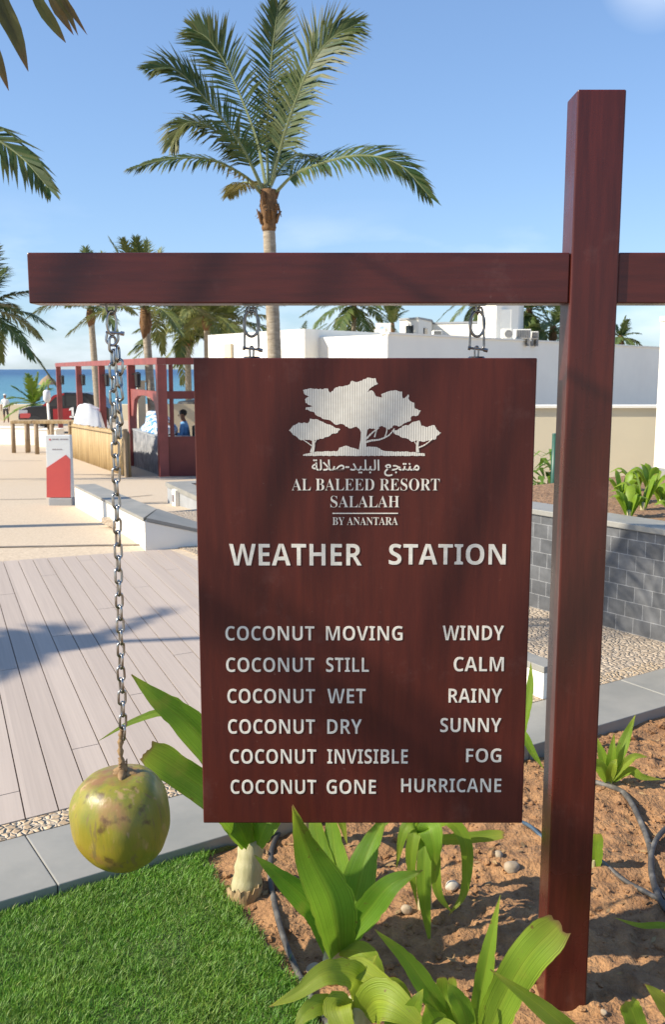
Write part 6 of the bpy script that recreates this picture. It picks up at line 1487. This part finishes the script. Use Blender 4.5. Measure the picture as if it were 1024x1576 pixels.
# seated man behind the pergola's front panel, facing left, one hand raised
Yp = pc_.y + 1.15; hp = at(281.5, 638, Yp); gzp = gz(Yp)
man = thing('person', (hp.x, Yp, gzp), 'person in a light blue shirt seated inside the pergola, one hand raised', 'person')
o3 = Vector((0, 0, 0)); H = Vector((0, 0, hp.z - gzp))
def V3(x, y, z): return (x, y, H.z + z)
J = [(V3(.06, .02, -.80), .13, .16), (V3(.055, .01, -.58), .12, .155), (V3(.04, 0, -.36), .12, .175), (V3(.02, 0, -.20), .085, .12), (V3(.0, 0, -.13), .055), (V3(-.012, 0, -.06), .070, .066), (V3(-.01, 0, .02), .086, .080), (V3(-.0, 0, .09), .062, .058),
     (V3(.01, -.21, -.26), .058), (V3(-.02, -.27, -.50), .045), (V3(-.24, -.22, -.42), .036), (V3(-.30, -.21, -.28), .030), (V3(-.31, -.21, -.22), .030),
     (V3(.01, .21, -.26), .058), (V3(-.02, .26, -.52), .045), (V3(-.25, .20, -.60), .036), (V3(-.33, .18, -.61), .030),
     (V3(.02, -.10, -.83), .095), (V3(-.42, -.14, -.80), .070), (V3(-.44, -.14, -1.15), .050), (V3(-.42, -.14, -H.z - 0 + .09), .042), (V3(-.56, -.14, -H.z + .04), .035),
     (V3(.02, .10, -.83), .095), (V3(-.42, .14, -.80), .070), (V3(-.44, .14, -1.15), .050), (V3(-.42, .14, -H.z + .09), .042), (V3(-.56, .14, -H.z + .04), .035)]
Eg = [(0, 1), (1, 2), (2, 3), (3, 4), (4, 5), (5, 6), (6, 7), (2, 8), (8, 9), (9, 10), (10, 11), (11, 12), (2, 13), (13, 14), (14, 15), (15, 16), (0, 17), (17, 18), (18, 19), (19, 20), (20, 21), (0, 22), (22, 23), (23, 24), (24, 25), (25, 26)]
fingers(J, Eg, 12, (-.15, 0, 1), (-1, 0, 0)); fingers(J, Eg, 16, (-1, 0, -.1), (0, -1, 0))
def colm(c):
    z = c.z - H.z
    if c.x < -.10 and z > -.70 and z < -.18: return 0
    if z > -.17: return 0
    if z < -.68 : return 2
    return 1
body_mesh('body', J, Eg, man, [M['skin'], M['shirt_blue'], M['trouser']], colm, 0)
head_parts(man, (-.012, 0, H.z + .0), (-1, -.25, 0), M['hair'])
# stool under him
mb = MB(); mb.tube([(hp.x + .05, Yp, gzp), (hp.x + .05, Yp, hp.z - .97)], .04, seg=8); mb.tube([(hp.x + .05, Yp, hp.z - .965), (hp.x + .05, Yp, hp.z - .91)], .21, seg=16); mb.tube([(hp.x + .05, Yp, gzp - .01), (hp.x + .05, Yp, gzp + .03)], [.22, .20], seg=16); mb.box((hp.x + .27, Yp, hp.z - .55), (.05, .36, .55))
mb.box((hp.x + .25, Yp, hp.z - .88), (.04, .08, .3))
tag(mb.build('stool', M['black'], origin=(hp.x + .05, Yp, gzp)), 'dark backed stool under the person in the light blue shirt', 'stool')

# standing figure at the far left
Yq = 58; hq = ground(9, 650); zt_ = zat(618, Yq); gq = gz(Yq); sc = 1.0
xq = at(8, 630, Yq).x
ps = thing('person', (xq, Yq, gq), 'person in a white shirt and cap standing far off at the left edge', 'person')
J = [((0, 0, .93), .12, .14), ((0, 0, 1.12), .12, .15), ((0, 0, 1.34), .11, .17), ((0, 0, 1.46), .07, .09), ((0, 0, 1.52), .052), ((0, -.01, 1.58), .068), ((0, -.01, 1.65), .082, .076), ((0, 0, 1.71), .060),
     ((-.20, 0, 1.38), .055), ((-.25, .0, 1.12), .043), ((-.24, -.05, .88), .033), ((-.24, -.06, .82), .03), ((.20, 0, 1.38), .055), ((.25, 0, 1.12), .043), ((.24, -.05, .88), .033), ((.24, -.06, .82), .03),
     ((-.09, 0, .86), .09), ((-.10, -.01, .48), .062), ((-.10, .02, .09), .042), ((-.11, -.12, .04), .036), ((.09, 0, .86), .09), ((.11, .05, .48), .062), ((.12, .10, .09), .042), ((.13, -.03, .04), .036)]
Eg = [(0, 1), (1, 2), (2, 3), (3, 4), (4, 5), (5, 6), (6, 7), (2, 8), (8, 9), (9, 10), (10, 11), (2, 12), (12, 13), (13, 14), (14, 15), (0, 16), (16, 17), (17, 18), (18, 19), (0, 20), (20, 21), (21, 22), (22, 23)]
fingers(J, Eg, 11, (0, -.1, -1), (0, -1, 0)); fingers(J, Eg, 15, (0, -.1, -1), (0, -1, 0))
body_mesh('body', J, Eg, ps, [M['skin'], M['shirt_white'], M['trouser']], lambda c: 0 if c.z > 1.49 or (abs(c.x) > .19 and c.z < 1.12) or c.z < .5 else (1 if c.z > .88 else 2), 0)
head_parts(ps, (0, -.01, 1.645), (0, -1, 0), M['hair'], cap=M['shirt_white'])

# ---- palm outside the left of the frame: one long frond hangs between the sun and the board
fc = Vector((-5.0, -.5, 4.2))
fpm = thing('palm_tree', (-5.1, -.5, 0), 'palm outside the photo at the near left, its long drooping frond shading the board', 'palm tree')
mb = MB(); trunk_mesh(mb, (-5.1, -.5, -.15), (fc.x, fc.y, fc.z - .1), .16, .12, n=40); mb.build('trunk', M['trunk'], fpm, smooth=True)
mb = MB(); mb.tube([fc - Vector((0, 0, .7)), fc - Vector((0, 0, .3)), fc + Vector((0, 0, .15))], [.14, .24, .15], seg=10); mb.build('crown_base', M['fibre'], fpm, smooth=True)
tgt = Vector((.07, 2.07, 1.2)) + SUN_DIR * 2.6
pp_ = Vector((-SUN_H.y, SUN_H.x, 0)); pp_ = pp_ if pp_.y > 0 else -pp_
q0, q1 = tgt - pp_ * .30 + Vector((0, 0, .62)), tgt + pp_ * .12 + Vector((0, 0, .46))
P = spline([fc, fc.lerp(q0, .5) + Vector((0, 0, .55)), q0, q1], 46)
mb = MB(); mb.tube(P, [.028 * (1 - .85 * i / 45) for i in range(46)], seg=6, mi=1)
for i in range(27, 46, 2):
    for sd in (1,):
        d = (P[min(i + 1, 45)] - P[i - 1]).normalized(); s_ = Vector((-d.y, d.x, 0)).normalized() * sd
        e = P[i] + Vector((random.uniform(-.02, .02), .085 + random.uniform(-.02, .02), -random.uniform(.75, 1.0)))
        ribbon(mb, [P[i], P[i].lerp(e, .5) + Vector((0, .008, 0)), e], .034, .05, .3)
mb.build('frond', [M['frond_near'], M['rachis']], fpm, normals=False)
for k in range(6):
    az = R(150 + 28 * k); e = R(55 - 12 * (k % 4)); h = Vector((math.cos(az), math.sin(az), 0)); ln = 2.6
    pts = [fc + (h * math.cos(e) + Vector((0, 0, math.sin(e)))) * ln * q - Vector((0, 0, .55 * ln * q * q * math.cos(e))) for q in (0, .25, .5, .75, 1)]
    mb = MB(); frond_mesh(mb, pts, .5, 50, Vector((-h.x * math.sin(e), -h.y * math.sin(e), math.cos(e) + .1)), droop=.5, wid=.035, tint=.08, rad=.025); mb.build('frond', [M['frond'], M['rachis']], fpm, normals=False)
